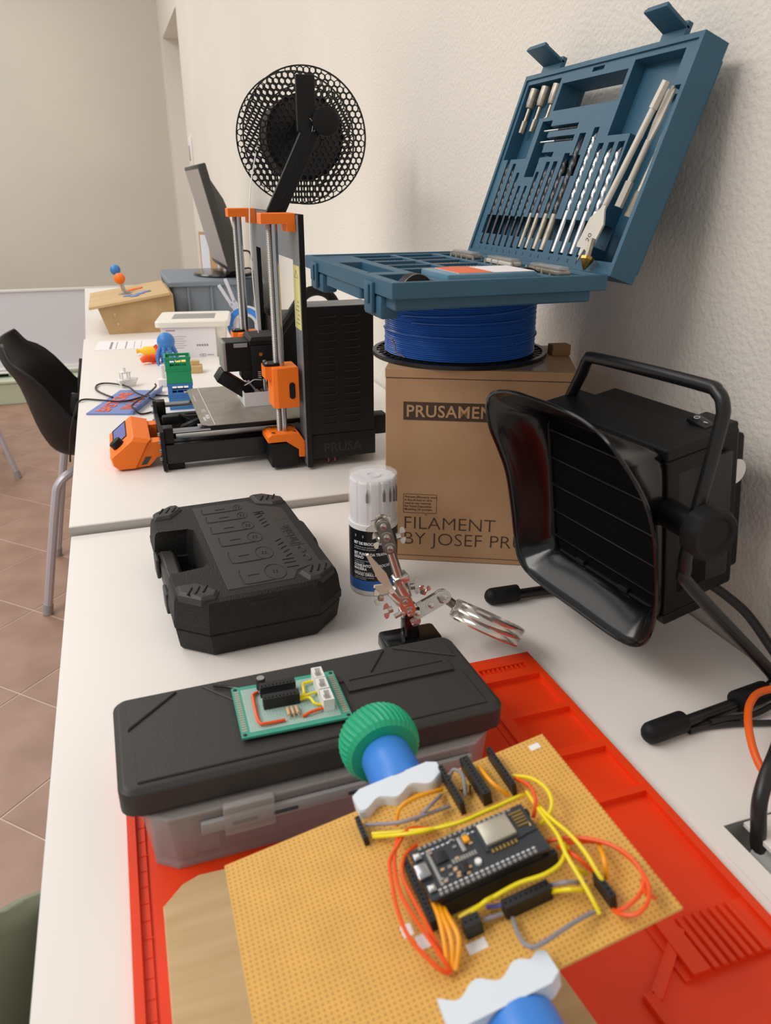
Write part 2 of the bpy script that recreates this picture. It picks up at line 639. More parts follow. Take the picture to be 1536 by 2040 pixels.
for x in (-1.8, -0.7, 0.0):
    g = G(); g.bx(x - 0.06, x + 0.06, -0.01, 0.03, 0.001, 0.032); g.build('foot', 'black_rubber', t)  # added feet, black to stand in for the shadow in the gap

# ---------------------------------------------------------------- shell chairs
def chair(label, loc, rotz, matn, cat='chair'):
    t = thing('shell_chair', label, cat, (loc[0], loc[1], FZ), rotz, 'moulded shell chairs')
    prof = catmull([(0.225, 0, 0.420), (0.17, 0, 0.440), (0.05, 0, 0.432), (-0.10, 0, 0.424), (-0.180, 0, 0.440), (-0.220, 0, 0.505), (-0.25, 0, 0.64), (-0.280, 0, 0.700), (-0.295, 0, 0.750)], 4)
    N = len(prof)
    g = G()
    rows = []
    for i, p in enumerate(prof):
        s = i / (N - 1)
        tg = (prof[min(i + 1, N - 1)] - prof[max(i - 1, 0)]).normalized()
        nrm = Vector((-tg.z, 0, tg.x)) * -1
        if nrm.z < 0 and s < 0.4:
            nrm = -nrm
        if s >= 0.4 and nrm.x < 0:
            nrm = -nrm
        hw = 0.205 + 0.035 * math.sin(math.pi * min(1, s * 1.15)) - 0.075 * max(0, (s - 0.72) / 0.28) ** 2
        curl = 0.012 + 0.20 * math.exp(-((s - 0.45) / 0.25) ** 2) + 0.02 * s
        row = []
        for k in range(21):
            u = -1 + 2 * k / 20
            e = abs(u) ** 3.2
            row.append(g.v(p + Vector((0, hw * u * (1 - 0.03 * e), 0)) + nrm * curl * e))
        rows.append(row)
    for i in range(N - 1):
        for k in range(20):
            g.face([rows[i][k], rows[i][k + 1], rows[i + 1][k + 1], rows[i + 1][k]])
    g.build('seat_shell', matn, t, smooth=60, solid=0.007)
    g = G(); g.bx(-0.14, 0.14, -0.12, 0.12, 0.402, 0.420, 0.003); g.build('seat_plate', 'chair_tube', t)
    for sx in (-1, 1):
        for sy in (-1, 1):
            g = G()
            top = (sx * 0.10, sy * 0.10, 0.408)
            g.tube([top, (sx * 0.15, sy * 0.155, 0.404), (sx * 0.185, sy * 0.172, 0.378), (sx * 0.20, sy * 0.178, 0.33), (sx * 0.235, sy * 0.19, 0.17), (sx * 0.268, sy * 0.20, 0.012)], 0.0125, 10)
            lg = g.build('leg', 'chair_tube', t)
            g = G(); g.cyl((sx * 0.2645, sy * 0.199, 0.03), (sx * 0.27, sy * 0.201, 0.0), 0.0145, n=12)
            g.build('foot_cap', 'grey_insert', lg)
    return t
chair('black moulded shell chair pushed up to the middle table', (-0.0245, 2.338), R_(-1), 'chair_black')
chair('pale green shell chair in the background beside the whiteboard', (-0.790, 3.545), R_(12), 'pale_green')
chair('pale green shell chair, coloured as in shade, cropped at the bottom left corner', (0.135, 0.235), R_(2), 'pale_green_shaded')
# ================================================================== red silicone mat
t = thing('repair_mat', 'red-orange silicone soldering mat with moulded trays on the near table', 'mat', (0, 0, 0.0003))
Z1 = 0.0078
rects = [(-0.0315, 0.2505, 0.145, 0.522, 0.0040), (-0.0260, 0.2460, 0.145, 0.517, 0.0024),
         (0.2600, 0.3120, 0.4500, 0.4940, 0.0022), (0.2600, 0.3120, 0.4005, 0.4440, 0.0022),
         (0.2600, 0.3120, 0.3485, 0.3925, 0.0022), (0.2600, 0.3120, 0.2500, 0.3425, 0.0022),
         (0.2280, 0.3120, 0.1450, 0.2170, 0.0022), (0.2620, 0.3120, 0.2170, 0.2505, 0.0048), (0.2620, 0.3060, 0.505, 0.513, 0.0045)]
g = G(); g.hf(-0.0370, 0.3180, 0.140, 0.5270, Z1, rects)
g.build('mat_body', 'red_silicone', t, smooth=30, bevel=0.0008)
for i in range(7):
    x = 0.266 + i * 0.0058
    g = G(); g.box((x, 0.2335, 0.0058), (0.0038, 0.034, 0.0040), 0.0014)
    g.build('ridge', 'red_silicone', t)
for i in range(9):
    g = G(); g.bx(0.2655 + i * 0.0045, 0.2668 + i * 0.0045, 0.5055, 0.5125, 0.004, 0.0074); g.build('comb_rib', 'red_silicone', t)
g = G(); g.box((0.2435, 0.2290, 0.0046), (0.007, 0.050, 0.0050), 0.001, (0, 0, R_(-52))); g.build('divider', 'red_silicone', t)
g = G(); g.box((0.2235, 0.1800, 0.0046), (0.007, 0.075, 0.0050), 0.001, (0, 0, R_(3))); g.build('divider', 'red_silicone', t)
g = G()
for i in range(30):
    g.bx(-0.0310, -0.0265 + (0.0015 if i % 5 == 0 else 0), 0.15 + i * 0.0125, 0.1505 + i * 0.0125, 0.0038, 0.0044)
g.build('ruler_mark', 'red_silicone', t, smooth=0)

# ================================================================== organiser with black lid
ox, oy = 0.0930, 0.4400
t = thing('tool_organizer', 'flat organiser box with black lid and clear compartment base on the mat', 'organizer', (ox, oy, 0.0031), R_(1.2))
Wd, Dp = 0.2600, 0.1000
g = G(); g.prism(rrect(-Wd / 2 + .006, Wd / 2 - .006, -Dp / 2 + .003, Dp / 2 - .003, 0.008), 0.0415, 0.046)
g.prism(rrect(-Wd / 2, Wd / 2, -Dp / 2, Dp / 2, 0.010), 0.0455, 0.0640, 0.0035, 0.003)
lid = g.build('lid', 'black_case_smooth', t, smooth=35, bevel=0.0008)
zt = 0.0640
tri = [[(-0.121, 0.046), (-0.121, 0.006), (-0.082, 0.046)], [(0.062, 0.046), (0.095, 0.046), (0.120, 0.020)]]
g = G(); g.prism([(-0.121, 0.043), (-0.121, 0.010), (-0.086, 0.043)], zt - 0.001, zt + 0.0016, 0.0007, 0.0006); g.build('raised_panel', 'black_case_smooth', lid)
g = G(); g.prism([(-0.118, -0.043), (-0.020, -0.043), (0.118, -0.043), (0.118, -0.010), (0.118, -0.004), (0.02, -0.004), (-0.02, 0.0), (-0.06, 0.0), (-0.104, 0.0), (-0.118, -0.014)][::1], zt - 0.001, zt + 0.0014, 0.0007, 0.0006)
g.build('raised_panel', 'black_case_smooth', lid)
g = G(); g.prism([(-0.052, 0.043), (-0.068, 0.043), (-0.045, 0.014), (0.050, 0.014), (0.072, 0.043)][::-1], zt - 0.001, zt + 0.0012, 0.0006, 0.0006); g.build('raised_panel', 'black_case_smooth', lid)
g = G(); g.prism([(0.079, 0.043), (0.112, 0.043), (0.121, 0.034), (0.121, 0.017)][::-1], zt - 0.001, zt + 0.0016, 0.0007, 0.0006); g.build('raised_panel', 'black_case_smooth', lid)
g = G(); g.hf(0.030, 0.112, 0.000, 0.016, zt + 0.0020, [(0.034, 0.108, 0.003, 0.013, zt + 0.0012)], zt - 0.001); g.build('label_recess', 'black_case_smooth', lid, smooth=0)
# translucent base with chamfered ends
out = [(-0.1180, -0.046), (-0.1040, -0.0560), (0.1040, -0.0560), (0.1180, -0.046), (0.118, 0.040), (0.106, 0.046), (-0.106, 0.046), (-0.118, 0.040)]
g = G(); g.prism([(x * 0.97, y * 0.97) for x, y in out], 0.0, 0.003); g.build('base_floor', 'smoke_plastic', t)
g = G()
n = len(out)
inn = [(x * 0.975, y * 0.955) for x, y in out]
rings = [[(x * 0.965, y * 0.965, 0.0005) for x, y in out], [(x, y, 0.041) for x, y in out], [(x, y, 0.041) for x, y in inn], [(x * 0.965, y * 0.965, 0.0005) for x, y in inn]]
g.loft(rings, closed=True, cap=False); g.build('base_wall', 'smoke_plastic', t, smooth=20)
g = G(); g.prism(out, 0.0408, 0.0428, 0.0006, 0.0006); g.build('clear_cover', 'smoke_plastic', t, smooth=20)
for sx in (-1, 1):
    g = G(); g.prism([(sx * 0.1090, -0.0420), (sx * 0.0980, -0.0510), (sx * 0.0900, -0.051), (sx * 0.0900, 0.040), (sx * 0.0980, 0.040), (sx * 0.1090, 0.0340)], 0.0032, 0.0300); g.build('end_insert', 'grey_insert', t, smooth=0)
for k, x in enumerate((-0.072, -0.036, 0.0, 0.036, 0.072)):
    g = G(); g.bx(x - 0.0008, x + 0.0008, -0.041, 0.041, 0.0035, 0.036); g.build('divider', 'grey_insert', t)
for x0, x1 in ((-0.098, -0.074), (-0.070, -0.038), (-0.034, -0.002)):
    g = G(); g.bx(x0, x1, -0.0490, -0.046, 0.004, 0.028); g.build('compartment_panel', 'wine_insert' if x0 > -0.09 else 'grey_insert', t)
g = G(); g.bx(-0.085, 0.100, -0.0600, -0.0562, 0.027, 0.036, 0.001); rail = g.build('rail', 'grey_insert', t)
for x in (-0.066, -0.040, 0.010, 0.05):
    g = G(); g.bx(x, x + 0.016, -0.0607, -0.0598, 0.0300, 0.0322); g.build('slot', 'grey_bin_dark', rail)
for x in (-0.055, 0.040):
    g = G(); g.bx(x - 0.016, x + 0.016, -0.0625, -0.0565, 0.024, 0.046, 0.0012); g.build('latch', 'smoke_plastic', t)
for x in (-0.100, 0.066):
    g = G(); g.cyl((x - 0.012, 0.0535, 0.052), (x + 0.012, 0.0535, 0.052), 0.0045, n=14); g.bx(x - 0.012, x + 0.012, 0.0485, 0.0535, 0.049, 0.055); g.build('hinge', 'clear_plastic', t)

# ================================================================== green prototyping board on the lid
t = thing('prototype_board', 'green prototyping board with sockets and wires on the black lid', 'circuit board', (0.0418, 0.4095, 0.0690), R_(-1.2))
B_W, B_D = 0.0745, 0.0560
g = G(); g.bx(0, B_W, 0, B_D, 0.0020, 0.0036); g.build('board', 'pcb_teal', t, smooth=0)
g = G(); g.bx(0.006, B_W - 0.007, 0.004, B_D - 0.004, 0.0036, 0.00372); g.build('pad_field', 'protoboard', t, smooth=0)
g = G()
for i in range(18):
    y = 0.006 + i * 0.00255
    g.bx(0.0012, 0.0045, y, y + 0.0017, 0.0036, 0.0038)
    g.bx(B_W - 0.0050, B_W - 0.0012, y, y + 0.0017, 0.0036, 0.0038)
g.build('edge_pad', 'mcu_shield', t, smooth=0, kind='stuff')
for x in (0.0025, B_W - 0.0025):
    for y in (0.0025, B_D - 0.0025):
        g = G(); g.cyl((x, y, 0.0036), (x, y, 0.0039), 0.0013, n=12); g.build('mount_hole', 'ink_black', t)
for x, y in ((0.004, 0.004), (B_W - 0.004, 0.004), (0.004, B_D - 0.004), (B_W - 0.004, B_D - 0.004)):
    g = G(); g.cyl((x, y, 0), (x, y, 0.002), 0.0012, n=8); g.build('solder_foot', 'steel', t)
for y in (0.0245, 0.0385):
    g = G(); g.hf(0.0185, 0.0435, y, y + 0.0062, 0.0122, [(0.0195 + 0.00254 * i, 0.0206 + 0.00254 * i, y + 0.001, y + 0.0024, 0.0112) for i in range(9)], 0.0037)
    g.build('socket_strip', 'pin_black', t, smooth=0)
for i, yy in enumerate((0.0105, 0.0245, 0.0380)):
    g = G(); g.hf(0.0570, 0.0645, yy, yy + 0.0125, 0.0130, [(0.0585, 0.0632, yy + 0.0012, yy + 0.0112, 0.0075)], 0.0037)
    g.bx(0.0575, 0.0585, yy + 0.003, yy + 0.009, 0.0130, 0.0155)
    g.build('plug_socket', 'white_plastic', t, smooth=0)
g = G(); g.cyl((0.0205, 0.0500, 0.0037), (0.0205, 0.0500, 0.0125), 0.0033, n=18, bevel=0.0004); cp = g.build('capacitor', 'ink_black', t)
g = G(); g.cyl((0.0205, 0.0500, 0.0125), (0.0205, 0.0500, 0.0128), 0.0028, n=18); g.build('capacitor_top', 'alu_bright', cp)
for i in range(3):
    x = 0.0335 + i * 0.0030
    g = G(); g.tube([(x, 0.0095, 0.0040), (x, 0.0100, 0.0055), (x, 0.0115, 0.0060)], 0.0003, 6, 3); g.cyl((x, 0.0115, 0.0060), (x, 0.0195, 0.0060), 0.0012, n=10, bevel=0.0004)
    g.cyl((x, 0.0195, 0.0060), (x, 0.0220, 0.0042), 0.0003, n=6); g.build('resistor', 'tan_resistor', t)
def wire(pts, r, m, par, sub=5, name='wire'):
    g = G(); g.tube(pts, r, 8, sub); return g.build(name, m, par)
wire([(0.0175, 0.0445, 0.0050), (0.0135, 0.0415, 0.0055), (0.0130, 0.036, 0.0055), (0.0125, 0.0175, 0.0055), (0.0135, 0.0095, 0.0055), (0.0170, 0.0080, 0.0055), (0.0300, 0.0085, 0.0050)], 0.0011, 'wire_orange', t)
wire([(0.0420, 0.0090, 0.0045), (0.0480, 0.0105, 0.0058), (0.0550, 0.0118, 0.0058), (0.0575, 0.0135, 0.0050)], 0.0011, 'wire_orange', t)
wire([(0.0430, 0.0290, 0.0060), (0.0475, 0.0310, 0.0065), (0.0490, 0.0420, 0.0062), (0.0520, 0.0440, 0.0060), (0.0575, 0.0450, 0.0055)], 0.0010, 'wire_yellow', t)
wire([(0.0430, 0.0275, 0.0065), (0.0500, 0.0285, 0.0070), (0.0540, 0.0305, 0.0060), (0.0570, 0.0320, 0.0050)], 0.0010, 'wire_yellow', t)
wire([(0.0430, 0.0258, 0.0060), (0.0500, 0.0255, 0.0065), (0.0525, 0.0185, 0.0062), (0.0570, 0.0170, 0.0050)], 0.0010, 'wire_yellow', t)
t = thing('hex_key', 'thin black hex key lying on the lid behind the green board', 'hex key', (0.0405, 0.4720, 0.0690), R_(-20))
g = G(); g.tube([(-0.010, 0.002, 0.0012), (0.004, 0, 0.0012), (0.014, -0.003, 0.0012)], 0.0011, 6, 4); g.build('shaft', 'black_gloss', t)

# ================================================================== wooden base and board holder
t = thing('wooden_board', 'pale beech board with cut corner under the circuit board holder', 'board', (0, 0, 0.0030))
g = G(); g.prism([(-0.0195, 0.120), (0.1920, 0.120), (0.1780, 0.2540), (0.1700, 0.3540), (0.1600, 0.3590), (0.0040, 0.3640), (-0.0060, 0.3600), (-0.0180, 0.3475)], 0.0001, 0.0125, 0.0008, 0.0008)
g.build('plank', 'wood_board', t, smooth=20)

PB_O = (0.01646, 0.18387, 0.08)
TILT = R_(11.38)
ct, st_ = math.cos(TILT), math.sin(TILT)
AXX, AXZ = PB_O[0] + 0.0975 * ct, PB_O[2] + 0.0975 * st_
t = thing('board_holder', 'blue and green printed vise gripping the yellow perforated board', 'vise', (AXX, 0.2439, 0.0156))
HZ = AXZ - 0.0156 - 0.0075
for s in (1, -1):
    g = G()
    yb = s * 0.0660
    g.prism(rrect(-0.011, 0.011, min(yb + s * 0.004, yb + s * 0.026), max(yb + s * 0.004, yb + s * 0.026), 0.003), 0.0, HZ - 0.012)
    g.prism(rrect(-0.026, 0.026, min(yb + s * 0.000, yb + s * 0.034), max(yb + s * 0.000, yb + s * 0.034), 0.006), 0.0, 0.006)
    g.build('upright', 'sleeve_blue', t)
    rotj = Matrix.Translation((0, 0, AXZ - 0.0156)) @ Matrix.Rotation(-TILT, 4, 'Y')
    rot = Matrix.Translation((0.005, 0, HZ)) @ Matrix.Rotation(-TILT, 4, 'Y')
    # sleeve
    g = G(rot)
    prof = [(0.0110, 0.0670), (0.0150, 0.0672), (0.0156, 0.0700), (0.0150, 0.098), (0.0140, 0.100), (0.008, 0.100)]
    g.loft([[(r * math.cos(2 * math.pi * k / 36), s * y, r * math.sin(2 * math.pi * k / 36)) for k in range(36)] for r, y in prof])
    g.build('sleeve', 'sleeve_blue', t)
    # white scalloped jaw
    g = G(rotj)
    top = []
    for k in range(41):
        u = k / 40
        x = -0.0245 + 0.049 * u
        wv = 0.0022 * math.sin(u * math.pi * 5.2 + (0.6 if s > 0 else 2.2)) + (0.004 * math.exp(-((u - 0.93) / 0.06) ** 2) if s < 0 else 0)
        top.append((x, 0.0545 - wv))
    o2 = top + [(0.0250, 0.0640), (0.020, 0.0670), (-0.020, 0.0670), (-0.0250, 0.0640)]
    a = [(x, s * y, -0.0050) for x, y in o2]
    b = [(x, s * y, 0.0050) for x, y in o2]
    c = [(x * 0.985, s * (y + 0.0006), 0.0062) for x, y in o2]
    g.loft([a, b, c]); g.build('jaw', 'jaw_white', t, smooth=25)
    if s > 0:
        g = G(rot)
        nn = 126
        rings = []
        for y, r, amp, tw in ((0.0995, 0.0160, 0, 0), (0.1000, 0.0205, 0, 0), (0.1030, 0.0228, 0.0004, 0), (0.1085, 0.0238, 0.0005, 0.06), (0.1150, 0.0236, 0.0005, 0.13), (0.1205, 0.0222, 0.0005, 0.19), (0.1245, 0.0190, 0.0004, 0.23), (0.1265, 0.0140, 0.0002, 0.25), (0.1270, 0.0080, 0, 0)):
            rings.append([((r + amp * (1 if k % 3 == 0 else -0.5)) * math.cos(2 * math.pi * k / nn + tw), y, (r + amp * (1 if k % 3 == 0 else -0.5)) * math.sin(2 * math.pi * k / nn + tw)) for k in range(nn)])
        g.loft(rings); g.build('knob', 'knob_green', t, smooth=25)
        g = G(rot); g.cyl((0, 0.098, 0), (0, 0.112, 0), 0.006, n=12); g.build('spindle', 'sleeve_blue', t)

# ================================================================== yellow perfboard
t = thing('perforated_board', 'tilted yellow perforated circuit board covered in coloured wires', 'circuit board', PB_O, rot=(0, -TILT, 0))
g = G(); g.bx(0, 0.1845, 0, 0.120, -0.0016, 0.0); g.build('board', 'perfboard', t, smooth=0)
def header(x0, x1, y0, y1, h, n, label=None, name='pin_header', z0=0.0002):
    g = G()
    vert = (y1 - y0) > (x1 - x0)
    rc = []
    for i in range(n):
        f = (i + 0.5) / n
        if vert:
            cy = y0 + (y1 - y0) * f; cx = (x0 + x1) / 2
        else:
            cx = x0 + (x1 - x0) * f; cy = (y0 + y1) / 2
        rc.append((cx - 0.45, cx + 0.45, cy - 0.45, cy + 0.45, h - 1.2))
    g.m = MM.copy()
    g.hf(x0, x1, y0, y1, h, rc, z0)
    return g.build(name, 'pin_black', t, smooth=0, label=label)
header(121.0, 123.6, 90, 119, 8.5, 11)
header(133.5, 138.3, 89.5, 118.5, 8.5, 11)
header(149.5, 152.0, 88, 118, 8.5, 11)
header(69.8, 72.4, 96, 111, 6.0, 6)
header(83.0, 86.0, 38, 75, 7.0, 14)
header(115, 138, 28.0, 33.0, 8.0, 9)
header(157.3, 160.3, 12, 26, 8.5, 5)
header(95.5, 103.5, 27.5, 33.0, 8.0, 3)
header(91, 149, 41.5, 44.5, 9.0, 20, name='socket_strip')
header(91, 149, 68.0, 71.0, 9.0, 20, name='socket_strip')
for (x, y, a, b) in ((73, 44, 5, 6), (78, 36, 6, 7), (98, 23.5, 9, 5), (176, 113.5, 6, 4)):
    g = G(MM); g.bx(x - a / 2, x + a / 2, y - b / 2, y + b / 2, 0.02, 0.12); g.build('paper_label', 'white_plastic', t, smooth=0)
WIRES = {
'orange':[
  [(105, 86, 3), (93, 90, 6), (83, 81, 8), (77, 74, 9), (74, 61, 10), (72, 50, 9), (72, 35, 8), (78, 19, 6), (82, 16, 3)],
  [(101, 89, 3), (88, 89, 6), (80, 76, 8), (76, 57, 10), (77, 42, 10), (80, 29, 8), (82, 19, 6), (83, 16, 3)],
  [(93, 82, 3), (85, 76, 6), (80, 64, 9), (80, 50, 10), (81, 37, 9), (82, 28, 6), (83, 20, 3)],
  [(149, 54, 3), (158, 49, 6), (166, 42, 8), (173, 33, 9), (176, 22, 10), (175, 13, 9), (169, 8, 8), (162, 7, 6), (157, 9, 3)],
  [(155, 50, 3), (171, 39, 6), (176, 25, 8), (175, 11, 10), (170, 3, 10), (163, 1, 8), (158, 5, 6), (157, 10, 3)],
  [(176, 7, 3), (171, 6, 10), (176, 16, 3)], [(153, 49, 3), (155, 35, 10), (160, 29, 3)], [(155, 96, 3), (157, 82, 9), (155, 73, 9), (151, 69, 3)]],
'amber':[
  [(90, 65, 3), (88, 48, 8), (87, 36, 10), (85, 26, 8), (82, 17, 3)], [(91, 53, 3), (91, 35, 9), (91, 24, 9), (85, 16, 3)],
  [(91, 62, 3), (89, 39, 9), (88, 25, 9), (84, 17, 3)], [(88, 97, 3), (91, 101, 8), (97, 103, 10), (108, 105, 8), (118, 108, 3)],
  [(142, 113, 3), (141, 93, 10), (147, 87, 3)], [(170, 41, 3), (165, 28, 10), (163, 24, 3)]],
'yellow':[
  [(75, 99, 3), (92, 89, 6), (105, 82, 8), (117, 78, 10), (127, 78, 10), (138, 78, 10), (149, 80, 8), (153, 83, 4)],
  [(75, 97, 3), (88, 86, 9), (100, 82, 9), (113, 86, 3)],
  [(155, 98, 3), (161, 88, 7), (163, 76, 10), (161, 67, 10), (157, 64, 7), (152, 64, 3)],
  [(156, 85, 3), (154, 64, 8), (153, 48, 12), (151, 37, 12), (151, 25, 9), (151, 16, 6), (151, 11, 3)],
  [(156, 80, 3), (156, 61, 9), (158, 46, 12), (159, 34, 12), (159, 23, 9), (161, 16, 3)],
  [(96, 37, 3), (106, 36, 6), (115, 35, 9), (126, 35, 10), (137, 33, 11), (146, 35, 10), (152, 40, 9), (156, 48, 4)],
  [(101, 36, 3), (109, 34, 10), (118, 38, 4)], [(138, 29, 4), (144, 22, 10), (153, 23, 3)], [(157, 47, 3), (151, 33, 10), (157, 30, 3)]],
'grey':[
  [(74, 106, 3), (88, 94, 9), (99, 92, 9), (117, 96, 3)], [(98, 96, 3), (105, 94, 10), (116, 105, 3)], [(139, 32, 4), (144, 26, 10), (154, 27, 3)],
  [(117, 26, 3), (115, 17, 6), (115, 9, 9), (119, 6, 10), (131, 8, 9), (142, 11, 6), (150, 13, 3)], [(105, 31, 3), (114, 30, 3)],
  [(123, 111, 3), (127, 112, 9), (130, 106, 9), (127, 98, 3)]],
'blue':[[(109, 36, 3), (116, 33, 4)]]}
for k, ws in WIRES.items():
    for wp in ws:
        g = G(MM); g.tube(wp, 1.0 if k != 'amber' else 1.1, 8, 5); g.build('wire', 'wire_' + k, t)
for (x, y, L) in ((127, 103, 0), (129, 99, 1)):
    g = G(MM); g.cyl((x, y, 2.2), (x + 3, y + 5, 2.2), 1.1, n=10, bevel=0.4); g.build('resistor', 'brass', t)

# microcontroller board plugged into the sockets
mc = Matrix.Translation((0.0868, 0.0425, 0.0)) 
t = thing('microcontroller_board', 'small dark microcontroller board with metal shield plugged into the yellow board', 'circuit board', PB_O, rot=(0, -TILT, 0))
def mm(): return G(MM)
g = mm(); g.bx(86.5, 146.5, 42.5, 71.5, 11.6, 13.2, 0.3, 1); g.build('pcb', 'mcu_black', t)
for y in (43.0, 69.5):
    g = mm(); g.bx(90, 142, y - 0.8, y + 1.8, 9.1, 11.6); g.build('pin_strip', 'pin_black', t)
    g = mm()
    for i in range(19):
        g.box((92.0 + 2.62 * i, y + 0.6, 13.6), (1.7, 1.9, 1.0), 0.4, seg=1)
    g.build('pin_row', 'steel_grey', t, kind='stuff')
g = mm(); g.bx(119.0, 139.5, 53.5, 69.0, 13.2, 14.0); g.build('module_board', 'mcu_black', t)
g = mm(); g.bx(120.5, 136.0, 55.0, 67.5, 14.0, 16.4, 0.4); g.build('metal_shield', 'mcu_shield', t)
g = mm(); g.tube([(137.5, 67, 14.2), (144.0, 67, 14.2), (144.0, 65, 14.2), (138.5, 65, 14.2), (138.5, 63, 14.2), (144, 63, 14.2), (144, 61, 14.2), (138.5, 61, 14.2), (138.5, 59, 14.2), (144, 59, 14.2), (144.0, 56.5, 14.2)], 0.45, 6, 0); g.build('antenna', 'gold', t)
g = mm(); g.bx(137.0, 145.5, 54, 69, 13.2, 13.9); g.build('antenna_board', 'mcu_black', t)
g = mm()
for i in range(7):
    g.bx(121.5 + 2 * i, 122.5 + 2 * i, 51.6, 53.6, 13.2, 14.1)
g.build('module_pad', 'gold', t, smooth=0, kind='stuff')
g = mm(); g.bx(85.5, 91.5, 53.0, 61.0, 13.2, 15.8, 0.5); usb = g.build('usb_port', 'steel', t)
for y in (47.5, 66.0):
    g = mm(); g.bx(87.5, 91.0, y - 1.8, y + 1.8, 13.2, 14.6, 0.2); b_ = g.build('push_button', 'steel', t)
    g = mm(); g.cyl((89.2, y, 14.6), (89.2, y, 15.2), 0.9, n=10); g.build('button_cap', 'white_plastic', b_)
g = mm(); g.bx(96, 102, 58, 64, 13.2, 14.3, 0.1); g.build('chip', 'pin_black', t)
g = mm(); g.bx(105, 108.5, 48, 53, 13.2, 14.6, 0.1); g.build('chip', 'pin_black', t)
g = mm(); g.bx(112, 115, 62.5, 66, 13.2, 15.0, 0.2); g.build('capacitor', 'wire_amber', t)
g = mm(); g.cyl((113.5, 50.5, 13.2), (113.5, 50.5, 14.8), 1.6, n=12); g.build('led', 'white_plastic', t)
for i in range(24):
    x = 94 + random.random() * 23; y = 46.5 + random.random() * 21
    g = mm(); g.bx(x, x + 1.8, y, y + 1.0, 13.2, 13.9); g.build('smd_part', 'steel_grey' if i % 2 else 'tan_resistor', t)

g = mm()
for i in range(19):
    for y in (46.0, 67.4):
        g.bx(91.4 + 2.62 * i, 92.9 + 2.62 * i, y - 0.35, y + 0.35, 13.2, 13.28)
g.build('silkscreen_marks', 'ink_white', t, smooth=0, kind='stuff')
for i in range(9):
    g = mm(); g.bx(103.0 + 1.4 * i, 103.9 + 1.4 * i, 55.0, 57.4, 13.2, 13.7); g.build('smd_part', 'steel_grey', t)
g = mm(); g.bx(93.5, 95.0, 47.5, 66.5, 13.2, 13.26); g.build('silkscreen_bar', 'grey_insert', t, smooth=0)
g = mm(); g.bx(109.5, 111.5, 58.5, 67.0, 13.2, 14.4, 0.3); g.build('regulator', 'steel_grey', t)
# ================================================================== black moulded drill case
CZ = 0.0585
t = thing('hole_saw_case', 'chunky black moulded plastic case with hole saw icons on its lid', 'case', (0.092, 0.752, 0.0004), R_(3))
def case_outline(k):
    x0, x1, y0, y1, c = -0.084, 0.078, -0.132, 0.120, 0.028
    o = [(x0 + c, y0), (x1 - c, y0), (x1, y0 + c * 0.9), (x1, -0.035), (x1 + 0.003, -0.030), (x1 + 0.003, 0.020), (x1, 0.025), (x1, y1 - c * 0.9), (x1 - c, y1), (x0 + c, y1), (x0, y1 - c * 0.9)]
    notch = [(x0, 0.050), (-0.050, 0.047), (-0.044, 0.041), (-0.042, -0.050), (-0.050, -0.060), (x0, -0.064)]
    o = o + notch + [(x0, y0 + c * 0.9)]
    cx, cy = -0.003, -0.006
    return [(cx + (x - cx) * k, cy + (y - cy) * k) for x, y in o]
def shell(g, st):
    g.loft([[(x, y, z) for x, y in case_outline(k)] for k, z in st])
g = G(); shell(g, [(0.93, 0.0), (0.955, 0.004), (0.985, 0.0235), (0.975, 0.0255)]); g.build('lower_half', 'black_case', t, smooth=30)
g = G(); shell(g, [(0.975, 0.0255), (1.0, 0.0270), (1.0, 0.0345), (0.992, 0.036), (0.975, 0.0500), (0.955, 0.0560), (0.925, CZ)]); g.build('upper_half', 'black_case', t, smooth=30)
g = G(); g.bx(-0.080, -0.043, -0.060, 0.046, 0.004, 0.011); g.build('handle_well', 'black_case', t)
g = G(); g.prism([(-0.081, -0.066), (-0.064, -0.060), (-0.062, -0.05), (-0.062, 0.038), (-0.064, 0.047), (-0.081, 0.051)], 0.010, 0.036, 0.004, 0.005); g.build('handle', 'black_case_smooth', t, smooth=40, bevel=0.001)
g = G(); g.prism([(-0.033, -0.112), (0.030, -0.112), (0.038, -0.096), (0.064, -0.086), (0.064, 0.064), (0.040, 0.080), (0.030, 0.099), (-0.033, 0.099)], CZ - 0.001, CZ + 0.0006, 0.0005, 0.0004); pn = g.build('lid_panel', 'black_case_smooth', t, smooth=20)
caps = [[(-0.078, -0.106), (-0.060, -0.124), (-0.046, -0.124), (-0.041, -0.112), (-0.058, -0.090), (-0.078, -0.090)],
        [(0.036, -0.104), (0.042, -0.122), (0.054, -0.122), (0.072, -0.106), (0.072, -0.090), (0.060, -0.086)],
        [(0.038, 0.088), (0.056, 0.076), (0.072, 0.078), (0.072, 0.094), (0.052, 0.112), (0.036, 0.112)],
        [(-0.078, 0.078), (-0.060, 0.078), (-0.045, 0.098), (-0.048, 0.112), (-0.058, 0.112), (-0.078, 0.095)]]
for k, cpoly in enumerate(caps):
    g = G(); g.prism(cpoly, CZ - 0.006, CZ + 0.0035, 0.003, 0.003); cb = g.build('corner_block', 'black_case_smooth', t, smooth=25, bevel=0.0006)
    cx = sum(p[0] for p in cpoly) / 6; cy = sum(p[1] for p in cpoly) / 6
    for i in (-1, 0, 1):
        g = G(); g.box((cx + i * 0.007, cy, CZ + 0.0037), (0.0020, 0.014, 0.0016), 0.0006, (0, 0, R_(-24))); g.build('groove_bar', 'black_plastic', cb)
ZR = CZ + 0.0007
rows = [(-25, 82, 7.5), (-24, 57, 8.5), (-24, 27, 10), (-21, -6, 12), (-19, -47, 14), (-17, -92, 16)]
